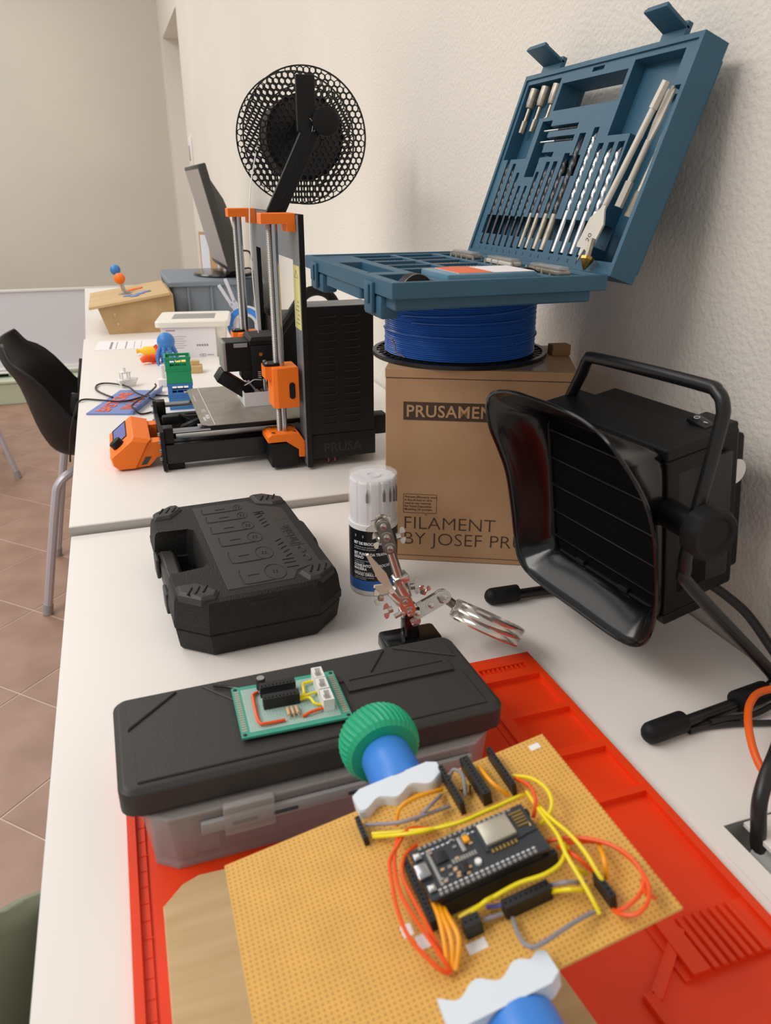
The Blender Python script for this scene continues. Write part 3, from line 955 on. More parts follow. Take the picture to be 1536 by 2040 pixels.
for k, (xl, yc, r) in enumerate(rows):
    g = G(MM)
    z = ZR * 1000
    xr = 15 + r * 0.1
    # hole-saw cup: left rounded end + top and bottom lines, then the circle of its mouth
    pts = [(xr - r * 0.5, yc + r * 0.95, z)] if False else []
    pts = [(xl + 1, yc + r * 0.9, z), (xl, yc + r * 0.5, z), (xl, yc - r * 0.6, z), (xl + 4, yc - r, z), (xr - r * 0.2, yc - r, z)]
    g.tube(pts, 0.7, 6, 4)
    g.tube([(xr + r * 0.62 * math.cos(a * math.pi / 8), yc + r * math.sin(a * math.pi / 8), z) for a in range(16)], 0.5, 6, 2, closed=True)
    g.tube([(-10, yc + 1, z), (1, yc + 1, z)], 0.6, 6, 0)
    for a in range(4):
        g.cyl((xr + 2.2 * math.cos(a * 1.57 + .6), yc + 3 * math.sin(a * 1.57 + .6), z - 0.4), (xr + 2.2 * math.cos(a * 1.57 + .6), yc + 3 * math.sin(a * 1.57 + .6), z + 0.5), 0.8, n=8)
    g.build('embossed_icon', 'ink_black', pn)
for (y0, y1, x0) in ((60, 14, 33), (-18, -66, 37)):
    g = G(MM); z = ZR * 1000
    n = 5
    for i in range(n):
        y = y0 + (y1 - y0) * (i + 0.5) / n
        g.box((x0 + i * 0.4, y, z), (9, 1.3, 1.0), 0.3, (0, 0, R_(35)), seg=1)
    g.build('embossed_icon', 'black_plastic', pn)
for yy in (54, 60, -70, -78, -88):
    g = G(MM); g.box((35, yy, ZR * 1000), (12, 1.2, 1.0), 0.3, seg=1); g.build('embossed_bar', 'black_plastic', pn)
g = G(); g.hf(0.046, 0.061, -0.042, 0.030, ZR + 0.0003, [(0.047, 0.060, -0.041, 0.029, ZR + 0.0001)], CZ - 0.0005); g.build('badge_frame', 'black_case_smooth', pn, smooth=0)
g = G(); g.text('Parkside', 0.0150, Matrix.Translation((0.0570, -0.039, ZR + 0.0002)) @ Matrix.Rotation(R_(90), 4, 'Z'), ext=0.0003, off=0.0002); g.build('lettering', 'ink_black', pn, smooth=0)
for y in (-54, -74):
    g = G(MM); g.tube([(53.5 + 3.6 * math.cos(a * math.pi / 8), y + 6.5 * math.sin(a * math.pi / 8), ZR * 1000) for a in range(16)], 0.9, 6, 2, closed=True); g.build('embossed_oval', 'black_case_smooth', pn)
for y in (-0.045, 0.035):
    g = G(); g.bx(-0.0855, -0.0815, y - 0.012, y + 0.012, 0.014, 0.036, 0.0015); g.build('latch', 'black_case_smooth', t)
g = G(); g.bx(-0.018, 0.016, -0.1300, -0.125, 0.036, 0.0505, 0.0010); g.build('side_plate', 'black_case', t)

# ================================================================== canister of wood drill bits
cx, cy, cr = 0.2285, 0.7090, 0.0258
t = thing('drill_bit_canister', 'round tub of wood drill bits, milky lid, black and blue sleeve', 'canister', (cx, cy, 0.0004))
t.scale = (1, 1, 0.93)
g = G(); g.lathe([(0.0, 0.0), (cr * 0.97, 0.0), (cr, 0.002), (cr, 0.0060), (0.0, 0.0060)], 48); g.build('base_rim', 'white_plastic', t)
g = G(); g.lathe([(0.0, 0.0060), (cr * 1.0, 0.0060), (cr * 1.0, 0.0190), (0.0, 0.0190)], 48); g.build('blue_band', 'can_blue', t)
g = G(); g.lathe([(0.0, 0.0190), (cr * 1.0, 0.0190), (cr * 1.0, 0.0810), (0.0, 0.0810)], 64); sl = g.build('printed_sleeve', 'can_black', t)
g = G(); g.lathe([(0.0, 0.081), (cr * 1.012, 0.081), (cr * 1.012, 0.087), (cr * 0.95, 0.0875), (0.0, 0.0875)], 48); g.build('collar', 'can_milky', t)
g = G()
nn = 96
for (z0, z1) in ((0.087, 0.1372),):
    rings = []
    for z in (z0, z1 - 0.002, z1):
        rr = cr * 0.93 if z < z1 else cr * 0.88
        rings.append([(rr * (1 - 0.05 * (1 if (k % 8) in (0, 1) else 0)) * math.cos(2 * math.pi * k / nn), rr * (1 - 0.05 * (1 if (k % 8) in (0, 1) else 0)) * math.sin(2 * math.pi * k / nn), z) for k in range(nn)])
    g.loft(rings)
g.build('bit_holder', 'can_milky', t, smooth=25)
for a, ln in ((-122, 15), (-80, 14), (-62, 17), (-47, 20), (-30, 24)):
    x, y = 0.0240 * math.cos(R_(a)), 0.0240 * math.sin(R_(a))
    g = G(); g.cyl((x, y, 0.1235 - ln * 0.0006), (x, y, 0.1235), 0.0016, n=8); g.cyl((x, y, 0.1235), (x, y, 0.1295), 0.0016, 0.0002, n=8); g.build('drill_tip', 'steel_dark', t)
g = G(); g.lathe([(cr * 1.0, 0.0875), (cr * 1.0, 0.1385), (cr * 0.96, 0.1410), (0.012, 0.1405), (0.006, 0.1395), (0.0001, 0.1395), (0.0001, 0.1385), (cr * 0.93, 0.1395), (cr * 0.965, 0.1375), (cr * 0.965, 0.0875)], 48, cap=False); g.build('clear_cap', 'clear_plastic', t)
g = G(); g.lathe([(0.008, 0.1372), (0.008, 0.1384), (0.006, 0.1384), (0.006, 0.1372)], 24, cap=False); g.build('holder_ring', 'can_milky', t)
def wrap(a0, r):
    def fn(p):
        a = R_(a0) + p.x / r
        return (r * math.cos(a) , r * math.sin(a), p.y)
    return fn
lines = [('SET DE BROCAS PARA', .0640, .0046, .00018), ('11 piezas. Brocas con punta de centrado', .0603, .0022, 0), ('para taladrar madera con precision', .0578, .0022, 0),
         ('SET PUNTE DA TRAPANO PER', .0510, .0046, .00018), ('LEGNO', .0468, .0046, .00018), ('11 pezzi. Punte per forare con', .0434, .0022, 0), ('precisione il legno', .0410, .0022, 0),
         ('CONJUNTO DE BROCAS PARA', .0365, .0046, .00018), ('MADEIRA', .0323, .0046, .00018), ('11 pecas. Broca para perfurar', .0292, .0022, 0),
         ('WOOD DRILL BIT SET', .0255, .0046, .00018), ('11 piece set. Precision centering', .0227, .0022, 0), ('point for wood drilling', .0205, .0020, 0)]
for s, z, h, o in lines:
    g = G(); g.text(s, h, None, 0.0, o, fn=None, sx=0.8)
    fn = wrap(-170 + 12, cr + 0.0002)
    for v in g.bm.verts:
        v.co = Vector(fn(Vector((v.co.x, v.co.y + z, 0))))
    g.build('print_line', 'ink_white', sl, smooth=0, recalc=False)
for a in (-155, -135, -112):
    g = G(); g.text('3', 0.004, None)
    fn = wrap(a, cr + 0.0002)
    for v in g.bm.verts:
        v.co = Vector(fn(Vector((v.co.x, v.co.y + 0.0725, 0))))
    g.build('print_digit', 'ink_white', sl, smooth=0, recalc=False)

# ================================================================== helping hands with magnifier
YH = 0.575
kk = YH / 0.6
def hp(x, z, y=None):
    k = (y or YH) / 0.6
    return Vector((x * k, y or YH, 0.4 - (0.4 - z) * k))
t = thing('helping_hand', 'chrome helping hand stand with clips and magnifier on a black base', 'soldering stand', (0, 0, 0))
g = G()
g.box((0.222, 0.578, 0.0085), (0.056, 0.030, 0.016), 0.004)
g.box((0.2305, 0.566, 0.0060), (0.030, 0.050, 0.012), 0.004)
g.build('base', 'black_gloss', t)
g = G(); g.box((0.2205, YH, 0.030), (0.0150, 0.012, 0.036), 0.0015); g.build('post', 'black_gloss', t)
j0 = hp(0.2279, 0.0291)
def joint(c, ax, r=0.0058, L=0.0095, name='joint'):
    g = G(); ax = Vector(ax).normalized(); c = Vector(c)
    for s in (-1, 1):
        g.cyl(c + ax * s * L * 0.5, c + ax * s * L * 0.16, r, n=16, bevel=0.0008)
    g.cyl(c - ax * L * 0.9, c + ax * L * 0.9, r * 0.42, n=10)
    return g.build(name, 'chrome', t)
def wing(c, d, up, sz=0.0055):
    d = Vector(d).normalized(); up = Vector(up).normalized(); c = Vector(c)
    side = d.cross(up).normalized()
    g = G()
    g.cyl(c - d * 0.002, c + d * 0.002, 0.0030, n=10)
    for s in (-1, 1):
        o = []
        for k in range(9):
            a = math.pi * k / 8
            o.append((sz * math.sin(a), 0.0030 * (1 - math.cos(a)) * 0.9 - 0.0030))
        r1 = [c + up * s * (0.0020 + p[0]) + d * (p[1] + 0.004) + side * 0.0006 for p in o]
        r2 = [c + up * s * (0.0020 + p[0]) + d * (p[1] + 0.004) - side * 0.0006 for p in o]
        g.loft([r1, r2])
    return g.build('wing_nut', 'chrome', t)
def plates(a, b, w_, th, gap, nrm):
    """two parallel clamp plates from a to b"""
    a, b, nrm = Vector(a), Vector(b), Vector(nrm).normalized()
    d = (b - a)
    L = d.length
    d.normalize()
    nrm = (nrm - d * nrm.dot(d)).normalized()
    wv = d.cross(nrm)
    rot = Matrix((d, wv, nrm)).transposed()
    g = G()
    for s in (-1, 1):
        m4 = Matrix.Translation((a + b) / 2 + nrm * s * gap) @ rot.to_4x4()
        t_ = G(m4); t_.prism(rrect(-L / 2 - w_ * 0.5, L / 2 + w_ * 0.5, -w_ / 2, w_ / 2, w_ * 0.48, 5), -th / 2, th / 2)
        for v in t_.bm.verts: pass
        g.m = Matrix.Identity(4)
        tmp = t_.bm
        g.merge(tmp)
    for f in (0.0, 0.5, 1.0):
        p = a + d * L * f
        g.cyl(p - nrm * gap * 1.9, p + nrm * gap * 1.9, w_ * 0.24, n=12, bevel=0.0006)
        g.cyl(p - nrm * gap * 1.45, p - nrm * gap * 1.2, w_ * 0.40, n=14)
    return g.build('clamp_plate', 'chrome', t)
VW = Vector((0.3, 0.9, -0.3)).normalized()
# post head
plates(hp(0.2330, 0.0190), hp(0.2235, 0.0420), 0.0125, 0.0022, 0.0046, VW)
joint(j0, (1, 0.1, 0.3), 0.0052, 0.016)
wing(hp(0.2098, 0.0325), (-1, 0, -0.2), (0, 0.2, 1))
wing(hp(0.2431, 0.0458), (0.4, 0, 1), (1, 0, -0.3), 0.004)
# long rod up-left
g = G(); g.cyl(hp(0.2257, 0.0400), hp(0.2075, 0.1030), 0.0042, n=14); g.build('rod', 'chrome', t)
g = G(); g.cyl(hp(0.2250, 0.0440), hp(0.2185, 0.0640), 0.0062, n=14, bevel=0.0006); g.build('rod_sleeve', 'chrome', t)
g = G(); g.box(hp(0.2199, 0.0645), (0.0135, 0.012, 0.0075), 0.001, (0, R_(-20), 0)); g.build('rod_block', 'chrome', t)
wing(hp(0.2320, 0.0535), (1, -0.2, 0.1), (0, 0.3, 1))
plates(hp(0.2085, 0.1000), hp(0.2020, 0.1230), 0.0120, 0.0022, 0.0045, VW)
wing(hp(0.2175, 0.1080), (1, -0.2, 0.2), (0, 0.4, 1))
wing(hp(0.1990, 0.1080), (-1, -0.2, -0.2), (0, 0.4, 1))
# upper clip, seen end on
def clip(base, tip, jaw, matn):
    base, tip, jaw = Vector(base), Vector(tip), Vector(jaw)
    g = G()
    for q in (tip, jaw):
        d = (q - base); L = d.length; d.normalize()
        side = d.cross(VW).normalized()
        dep = side.cross(d)
        rings = []
        for f, w_, h in ((0.0, 0.0022, 0), (0.15, 0.0030, 0), (0.4, 0.0046, 0), (0.45, 0.0044, 0), (0.9, 0.0018, 0), (1.0, 0.0012, 0)):
            c = base + d * L * f
            rings.append([c + side * w_ + dep * 0.0012, c + side * w_ - dep * 0.0012, c - side * w_ - dep * 0.0012, c - side * w_ + dep * 0.0012])
        g.loft(rings)
    g.cyl(base - VW * 0.006, base + VW * 0.006, 0.0022, n=10)
    return g.build('crocodile_clip', matn, t)
clip(hp(0.2045, 0.1215), hp(0.1870, 0.1180), hp(0.1905, 0.1250), 'chrome')
clip(hp(0.2030, 0.1200), hp(0.1985, 0.1310), hp(0.2090, 0.1280), 'chrome')
# lower clip
g = G(); g.cyl(hp(0.2210, 0.0380), hp(0.2105, 0.0535), 0.0052, n=12, bevel=0.0005); g.build('clip_socket', 'chrome', t)
clip(hp(0.2111, 0.0529), hp(0.1874, 0.0940), hp(0.1940, 0.0600), 'clip_pale')
wing(hp(0.2002, 0.0468), (-1, 0, 0.2), (0, 0.3, 1))
# right arm and magnifier
plates(hp(0.2360, 0.0250), hp(0.2640, 0.0375), 0.0125, 0.0022, 0.0046, VW)
joint(hp(0.2617, 0.0375), VW, 0.0060, 0.012)
pA = hp(0.2650, 0.0355); pB = hp(0.2835, 0.0185)
g = G(); g.cyl(pA, pB, 0.0044, n=12); g.build('rod', 'chrome', t)
A_ = hp(0.2813, 0.0200); B_ = hp(0.3481, -0.0260, 0.515)
ctr = (A_ + B_) / 2
dd = (B_ - A_); rad = dd.length / 2; dd.normalize()
vv = (ctr - Vector((0, 0, 0.4))).normalized()
nr = dd.cross(vv).normalized()
if nr.z < 0: nr = -nr
nr = (nr - vv * 0.07).normalized()
s2 = nr.cross(dd).normalized()
mrot = Matrix((dd, s2, nr)).transposed().to_4x4()
g = G(Matrix.Translation(ctr) @ mrot)
prof = []
for (r, z) in ((rad, -0.0085), (rad * 1.03, -0.0068), (rad, -0.0045), (rad, -0.0017), (rad * 1.03, 0.0), (rad, 0.0017), (rad, 0.0045), (rad * 1.03, 0.0068), (rad, 0.0085), (rad * 0.94, 0.0085), (rad * 0.94, -0.0085)):
    prof.append([(r * math.cos(2 * math.pi * k / 48), r * math.sin(2 * math.pi * k / 48), z) for k in range(48)])
g.loft(prof, closed=True, cap=False); g.build('magnifier_ring', 'chrome', t)
g = G(Matrix.Translation(ctr) @ mrot); g.lathe([(0.0004, -0.0045), (rad * 0.6, -0.0032), (rad * 0.95, -0.0012), (rad * 0.95, 0.0012), (rad * 0.6, 0.0032), (0.0004, 0.0045)], 40); g.build('lens', 'clear_plastic', t)
g = G(Matrix.Translation(A_) @ mrot); g.box((0, 0, 0), (0.008, 0.011, 0.017), 0.001); g.build('ring_bracket', 'chrome', t)

# ================================================================== cardboard box
BY = math.atan2(-0.43087, 0.90241)
BH = 0.2240
t = thing('filament_box', 'brown cardboard filament box printed in dark brown under the blue spool', 'box', (0.26196, 0.76677, 0.0004), BY)
BW, BD = 0.2000, 0.1500
g = G(); g.bx(0, BW, 0, BD, 0, BH, 0.0008); bx = g.build('carton', 'cardboard', t, smooth=0)
g = G(); g.bx(-0.0004, BW + 0.0004, -0.0006, BD, 0.2150, BH + 0.0006, 0.0006); g.build('lid_flap', 'cardboard', t, smooth=0)
g = G(); g.bx(0.0005, BW - 0.0005, -0.0003, 0.0, 0.2143, 0.2150); g.bx(0.0005, BW - 0.0005, -0.0003, 0.0, 0.0060, 0.0065); g.build('fold_line', 'print_brown', t, smooth=0)
FR = Matrix.Rotation(R_(90), 4, 'X')
def on_front(x, z, d=0.0003): return Matrix.Translation((x, -d, z)) @ FR
g = G(); g.bx(0.0195, 0.1290, -0.00035, 0.0, 0.1690, 0.1890); g.build('title_strip', 'print_brown', t, smooth=0)
g = G(); g.text('PRUSAMENT', 0.0185, on_front(0.0222, 0.1728, 0.0006), ext=0.0001, off=0.0003, sx=0.97, space=1.06); g.build('title_lettering', 'cardboard', t, smooth=0)
g = G(); g.text('FILAMENT', 0.0222, on_front(0.0200, 0.0400), off=-0.0003, sx=1.05); g.text('BY JOSEF PRUSA', 0.0222, on_front(0.0200, 0.0205), off=-0.0003, sx=1.05)
g.build('slogan_lettering', 'print_brown', t, smooth=0)
g = G()
for i, s in enumerate(('Filament [filament], noun', 'A fine thread or wire', 'used as raw material', 'for Fused Deposition', 'Modeling 3D printers.')):
    g.text(s, 0.0036, on_front(0.0218, 0.0782 - i * 0.0038), off=0.00005)
g.build('definition_lettering', 'print_brown', t, smooth=0)
g = G()
bub = [(0.0205, 0.0600), (0.0205, 0.0826), (0.0580, 0.0826), (0.0580, 0.0600), (0.0480, 0.0600), (0.0458, 0.0572), (0.0455, 0.0600)]
for i in range(len(bub)):
    a, b = bub[i], bub[(i + 1) % len(bub)]
    g.cyl((a[0], -0.0002, a[1]), (b[0], -0.0002, b[1]), 0.00022, n=4)
g.build('speech_bubble', 'print_brown', t, smooth=0)
g = G(); g.bx(0.03, 0.17, 0.004, 0.12, BH + 0.0006, BH + 0.0008); g.build('tape', 'smoke_plastic', t, smooth=0)
g = G(); g.box((0.189, 0.095, BH + 0.0068), (0.022, 0.016, 0.0120), 0.001, (0, 0, 0.3)); g.build('taped_corner', 'cardboard_dark', t)

# ================================================================== blue filament spool lying on the box
SZ = BH + 0.0012
SH = 0.0815
t = thing('filament_spool', 'black spool wound with blue filament lying between box and drill case', 'spool', (0.370, 0.820, SZ))
def lattice_flange(g, z0, z1, R0, R1, R2, n=44):
    for (ra, rb) in ((R1, R2),):
        g.loft([[(r * math.cos(2 * math.pi * k / 72), r * math.sin(2 * math.pi * k / 72), z) for k in range(72)] for r, z in ((ra, z0), (rb, z0), (rb, z1), (ra, z1))], closed=True, cap=False)
    for k in range(n):
        for s in (0, 1):
            a0 = 2 * math.pi * (k + (0 if s == 0 else 0.5)) / n
            a1 = 2 * math.pi * (k + (0.5 if s == 0 else 0)) / n
            if s == 1: a0, a1 = 2 * math.pi * (k + 0.5) / n, 2 * math.pi * (k + 1) / n
            p0 = Vector((R0 * math.cos(a0), R0 * math.sin(a0), (z0 + z1) / 2)); p1 = Vector((R1 * math.cos(a1), R1 * math.sin(a1), (z0 + z1) / 2))
            if s == 1: p0 = Vector((R1 * math.cos(a0), R1 * math.sin(a0), (z0 + z1) / 2)); p1 = Vector((R0 * math.cos(a1), R0 * math.sin(a1), (z0 + z1) / 2))
            g.cyl(p0, p1, 0.0010, n=4)
g = G(); lattice_flange(g, 0, 0.0045, 0.084, 0.0955, 0.100); g.build('flange', 'black_satin', t)
g = G(); lattice_flange(g, SH - 0.0045, SH, 0.080, 0.0955, 0.100); g.build('flange', 'black_satin', t)
g = G(); g.lathe([(0.05, 0.0), (0.085, 0.0), (0.085, 0.004), (0.05, 0.004)], 48, cap=False); g.lathe([(0.05, SH - 0.004), (0.085, SH - 0.004), (0.085, SH), (0.05, SH)], 48, cap=False)
g.lathe([(0.05, 0.0), (0.052, 0.0), (0.052, SH), (0.05, SH)], 48, cap=False); g.build('hub', 'black_satin', t)
g = G()
prof = [(0.053, 0.0045)]
nt_ = 34
for i in range(nt_):
    zc = 0.0047 + (i + 0.5) * (SH - 0.0094) / nt_
    hh = (SH - 0.0094) / nt_
    ro = 0.0862 - 0.0010 * (i / nt_) + 0.0003 * math.sin(i * 2.3)
    for a in (-0.48, -0.25, 0.0, 0.25, 0.48):
        prof.append((ro + 0.0014 * math.cos(a * math.pi) - 0.0014, zc + a * hh))
prof.append((0.053, SH - 0.0045))
g.lathe(prof, 80, cap=False); g.build('filament_winding', 'filament_blue', t, smooth=60)
for (a0, a1, z0, z1) in ((-160, 0, 0.050, 0.062), (-150, -60, 0.044, 0.047), (-70, 10, 0.022, 0.028), (-200, -60, 0.030, 0.0315)):
    g = G(); g.tube([(0.0868 * math.cos(R_(a0 + (a1 - a0) * k / 14)), 0.0868 * math.sin(R_(a0 + (a1 - a0) * k / 14)), z0 + (z1 - z0) * k / 14) for k in range(15)], 0.0009, 6, 2); g.build('filament_strand', 'filament_blue', t)
g = G(); g.tube([(-0.080, -0.035, 0.006), (-0.0885, -0.030, 0.012), (-0.0900, -0.031, 0.020), (-0.0940, -0.034, 0.027)], 0.0009, 6, 4); g.build('filament_end', 'wire_grey', t)

# ================================================================== blue drill bit case, open
TR = SZ + SH + 0.0006       # underside of the tray
TH = 0.0240
t = thing('drill_bit_case', 'open steel-blue plastic drill bit case with its lid leaning on the wall', 'tool case', (0.210, 0.598, TR))
TW, TL_ = 0.200, 0.300
g = G()
rects = [(0.006, 0.194, 0.006, 0.294, TH - 0.0015),
         (0.013, 0.040, 0.100, 0.210, None),
         (0.052, 0.150, 0.014, 0.120, 0.008), (0.052, 0.098, 0.128, 0.160, TH - 0.007), (0.104, 0.150, 0.128, 0.160, TH - 0.007), (0.052, 0.098, 0.166, 0.205, TH - 0.007), (0.104, 0.150, 0.166, 0.205, TH - 0.007), (0.052, 0.098, 0.213, 0.245, TH - 0.007), (0.104, 0.150, 0.213, 0.245, TH - 0.007), (0.052, 0.098, 0.251, 0.286, TH - 0.007), (0.104, 0.150, 0.251, 0.286, TH - 0.007),
         (0.158, 0.190, 0.014, 0.095, 0.010), (0.158, 0.190, 0.103, 0.185, 0.010), (0.158, 0.190, 0.193, 0.286, 0.010), (0.014, 0.046, 0.014, 0.080, 0.010)]
g.hf(0, TW, 0, TL_, TH, rects, 0.0105)
tray = g.build('tray', 'case_blue', t, smooth=0, bevel=0.0008)
g = G(); g.hf(0.006, TW - 0.010, 0.010, TL_ - 0.008, 0.0105, [(0.0, 0.042, 0.098, 0.212, None)], 0.0); g.build('tray_bottom', 'case_blue', t, smooth=0, bevel=0.0015)
g = G(); g.prism(rrect(0.002, 0.012, 0.095, 0.215, 0.003), 0.0, TH - 0.001); g.build('carry_handle', 'case_blue', t)
for y in (0.045, 0.240):
    g = G(); g.bx(-0.0030, 0.0005, y, y + 0.022, -0.006, TH - 0.004, 0.001); lt = g.build('latch_catch', 'case_blue', t)
    g = G(); g.bx(-0.0050, -0.0028, y + 0.005, y + 0.016, 0.002, 0.018, 0.001); g.build('catch_tab', 'case_blue', lt)
    g = G(); g.bx(0.001, 0.018, y - 0.012, y + 0.036, -0.010, 0.010, 0.003); g.build('latch_block', 'case_blue', t)
g = G(); g.cyl((0.2005, 0.006, 0.0205), (0.2005, 0.294, 0.0205), 0.0022, n=10); g.build('hinge_pin', 'case_blue', t)
# lid frame: X from far end, Y up from hinge, Z inwards
LM = Matrix(((0, 0.328, -0.945, 0.2015), (-1, 0, 0, 0.300), (0, 0.945, 0.328, 0.0225), (0, 0, 0, 1)))
def LX(a): return 0.300 - a
DR = [(0.275, 0.107, 0.0042, 0), (0.2585, 0.100, 0.0042, 0), (0.2425, 0.090, 0.0036, 0), (0.229, 0.0755, 0.0030, 0), (0.214, 0.0755, 0.0030, 0), (0.1990, 0.090, 0.0036, 0), (0.1835, 0.100, 0.0044, 1), (0.1685, 0.100, 0.0048, 1),
      (0.1510, 0.1075, 0.0058, 1), (0.1350, 0.126, 0.0066, 1), (0.1130, 0.130, 0.0052, 2), (0.0955, 0.1145, 0.0050, 2), (0.0785, 0.1145, 0.0054, 2), (0.0625, 0.1145, 0.0058, 2)]
rects = []
def rc(a0, a1, b0, b1, h): rects.append((LX(a1), LX(a0), b0, b1, h))
rc(0.005, 0.295, 0.005, 0.195, -0.0020)
rc(0.218, 0.290, 0.150, 0.190, -0.0180); rc(0.236, 0.290, 0.108, 0.152, -0.0180)
rc(0.205, 0.226, 0.088, 0.146, -0.0180)
rc(0.150, 0.226, 0.1345, 0.1400, -0.0120); rc(0.150, 0.226, 0.1230, 0.1285, -0.0120); rc(0.180, 0.226, 0.1080, 0.1130, -0.0120)
rc(0.020, 0.090, 0.1240, 0.1900, -0.0160)
rc(0.008, 0.054, 0.012, 0.1600, -0.0240)
for a, b, w_, k in DR:
    rc(a - w_ * 0.85, a + w_ * 0.85, 0.0125, b + 0.003, -0.0105)
rc(0.054, 0.283, 0.0250, 0.0460, -0.0220)
rc(0.125, 0.152, 0.0880, 0.1080, -0.0200)
rc(0.096, 0.212, 0.1560, 0.1835, None)
rc(0.140, 0.160, 0.1885, 0.1925, -0.0060)
g = G(LM); g.hf(0, 0.300, 0, 0.200, 0.0, rects, -0.0260)
lid = g.build('lid', 'case_blue', t, smooth=0, bevel=0.0006)
g = G(LM); g.hf(0.008, 0.292, 0.010, 0.190, -0.0260, [(LX(0.216), LX(0.092), 0.152, 0.188, None)], -0.0335); g.build('lid_back', 'case_blue', t, smooth=0, bevel=0.002)
for a0, a1 in ((0.032, 0.064), (0.232, 0.272)):
    g = G(LM)
    g.prism([(0, 0)] * 0 + rrect(LX(a1), LX(a0), 0.1985, 0.2140, 0.0015), -0.0080, -0.0030)
    g.box(((LX(a0) + LX(a1)) / 2, 0.2120, 0.0080), (a1 - a0, 0.0035, 0.0300), 0.001, (R_(-14), 0, 0))
    g.box(((LX(a0) + LX(a1)) / 2, 0.2165, 0.0195), (a1 - a0 - 0.004, 0.0030, 0.0050), 0.0008, (R_(-14), 0, 0))
    g.build('latch_tab', 'case_blue', t)
g = G(LM)
for i, (a, b, w_, k) in enumerate(DR):
    g.text(str([1, 1, 2, 2, 3, 3, 4, 5, 5, 6, 6, 7, 8, 8][i]), 0.0052, Matrix.Translation((LX(a) - 0.0015, 0.0062, -0.0018)), ext=0.0001)
g.build('size_numbers', 'grey_bin_dark', lid, smooth=0)
LW = Matrix.Translation((0.210, 0.598, TR + TZ)) @ LM
def in_lid(name, label, cat, a, b, z, ang=0, group=None):
    o = thing(name, label, cat, (0, 0, 0), 0, group)
    o.matrix_world = LW @ Matrix.Translation((LX(a), b, z)) @ Matrix.Rotation(R_(ang), 4, 'Z')
    return o
def twist(g, y0, y1, r, turns, n=10, seg=26):
    rings = []
    for i in range(seg + 1):
        f = i / seg
        ph = 2 * math.pi * turns * f
        rings.append([((r * (0.66 + 0.34 * abs(math.cos(2 * math.pi * k / n)) ** 0.7)) * math.cos(2 * math.pi * k / n + ph), y0 + (y1 - y0) * f, (r * (0.66 + 0.34 * abs(math.cos(2 * math.pi * k / n)) ** 0.7)) * math.sin(2 * math.pi * k / n + ph)) for k in range(n)])
    g.loft(rings)
names = ['dark twist drill bit', 'dark wood bit with a bare steel shank', 'bright spiral masonry bit']
for i, (a, b, w_, k) in enumerate(DR):
    L = b - 0.016
    lab = f'{names[k]}, {ORD[i]} in the lid row counted from the far end' if k != 1 else f'dark wood bit with bare shank, {ORD[i]} in the lid row from the far end'
    o = in_lid('drill_bit', lab, 'drill bit', a, 0.0145, -0.0052 + 0.0008, 0, 'drill bits clipped in the blue lid')
    r = w_ * 0.66
    sh = 0.034 if k == 0 else (0.036 if k == 1 else 0.040)
    sh = min(sh, L * 0.45)
    g = G(); g.cyl((0, 0, 0), (0, sh, 0), r * (0.95 if k else 0.85), n=12); g.build('shank', 'steel_dark' if k == 0 else ('steel_worn' if k == 1 else 'alu_bright'), o)
    g = G(); twist(g, sh, L - r * 1.4, r, (L - sh) / (r * 6.5)); g.cyl((0, L - r * 1.4, 0), (0, L, 0), r * 0.9, r * 0.12, n=10); g.build('flute', 'steel_dark' if k < 2 else 'alu_bright', o, smooth=50)
for i, a in enumerate((0.279, 0.2545, 0.230)):
    o = in_lid('nut_driver', f'silver nut driver bit, {ORD[i]} from the far end in the lid pocket', 'nut driver', a, 0.139, -0.0072, 0, 'nut drivers in the blue lid')
    g = G(); g.cyl((0, 0, 0), (0, 0.013, 0), 0.0032, n=6); g.cyl((0, 0.013, 0), (0, 0.027, 0), 0.0022, n=10); g.build('hex_shank', 'steel_worn', o, smooth=0)
    g = G(); g.lathe([(0.0, 0.026), (0.0045, 0.027), (0.0055, 0.031), (0.0058, 0.047), (0.0035, 0.0472), (0.0035, 0.040), (0.0, 0.040)], 16); 
    for v in g.bm.verts: v.co = Vector((v.co.x, v.co.z, -v.co.y))
    g.build('socket', 'steel_worn', o)
for i, b in enumerate((0.1372, 0.1257)):
    o = in_lid('drill_bit', ('upper' if i == 0 else 'lower') + ' small drill bit lying crosswise in the blue lid', 'drill bit', 0.222, b, -0.0060, -90, 'small crosswise drill bits')
    o.matrix_world = LW @ Matrix.Translation((LX(0.222), b, -0.0060)) @ Matrix.Rotation(R_(-90), 4, 'Z')
    g = G(); g.cyl((0, 0, 0), (0, 0.030, 0), 0.0013, n=10); g.build('shank', 'alu_bright', o)
    g = G(); twist(g, 0.030, 0.066, 0.0017, 5); g.build('flute', 'steel_dark', o, smooth=50)
# loose spade bits
def spade(o, L, bw, matn, num=None):
    g = G(); g.cyl((0, 0.048, 0), (0, L - 0.022, 0), 0.0028, n=12); g.cyl((0, L - 0.022, 0), (0, L, 0), 0.0038, n=6); g.build('shank', matn, o, smooth=30)
    h = bw / 2
    g = G()
    pr = [(-0.0026, 0.050), (-0.0035, 0.044), (-h, 0.033), (-h, 0.008), (-h + 0.001, 0.006), (-0.0022, 0.0075), (0, -0.004), (0.0022, 0.0075), (h - 0.001, 0.006), (h, 0.008), (h, 0.033), (0.0035, 0.044), (0.0026, 0.050)]
    g.prism(pr[::-1], -0.0009, 0.0009); bl = g.build('blade', matn, o, smooth=0)
    if num:
        g = G(); g.text(num, 0.008, Matrix.Translation((0.0032, 0.014, 0.0010)) @ Matrix.Rotation(R_(90), 4, 'Z'), ext=0.0001); g.build('stamped_number', 'print_brown', bl, smooth=0)
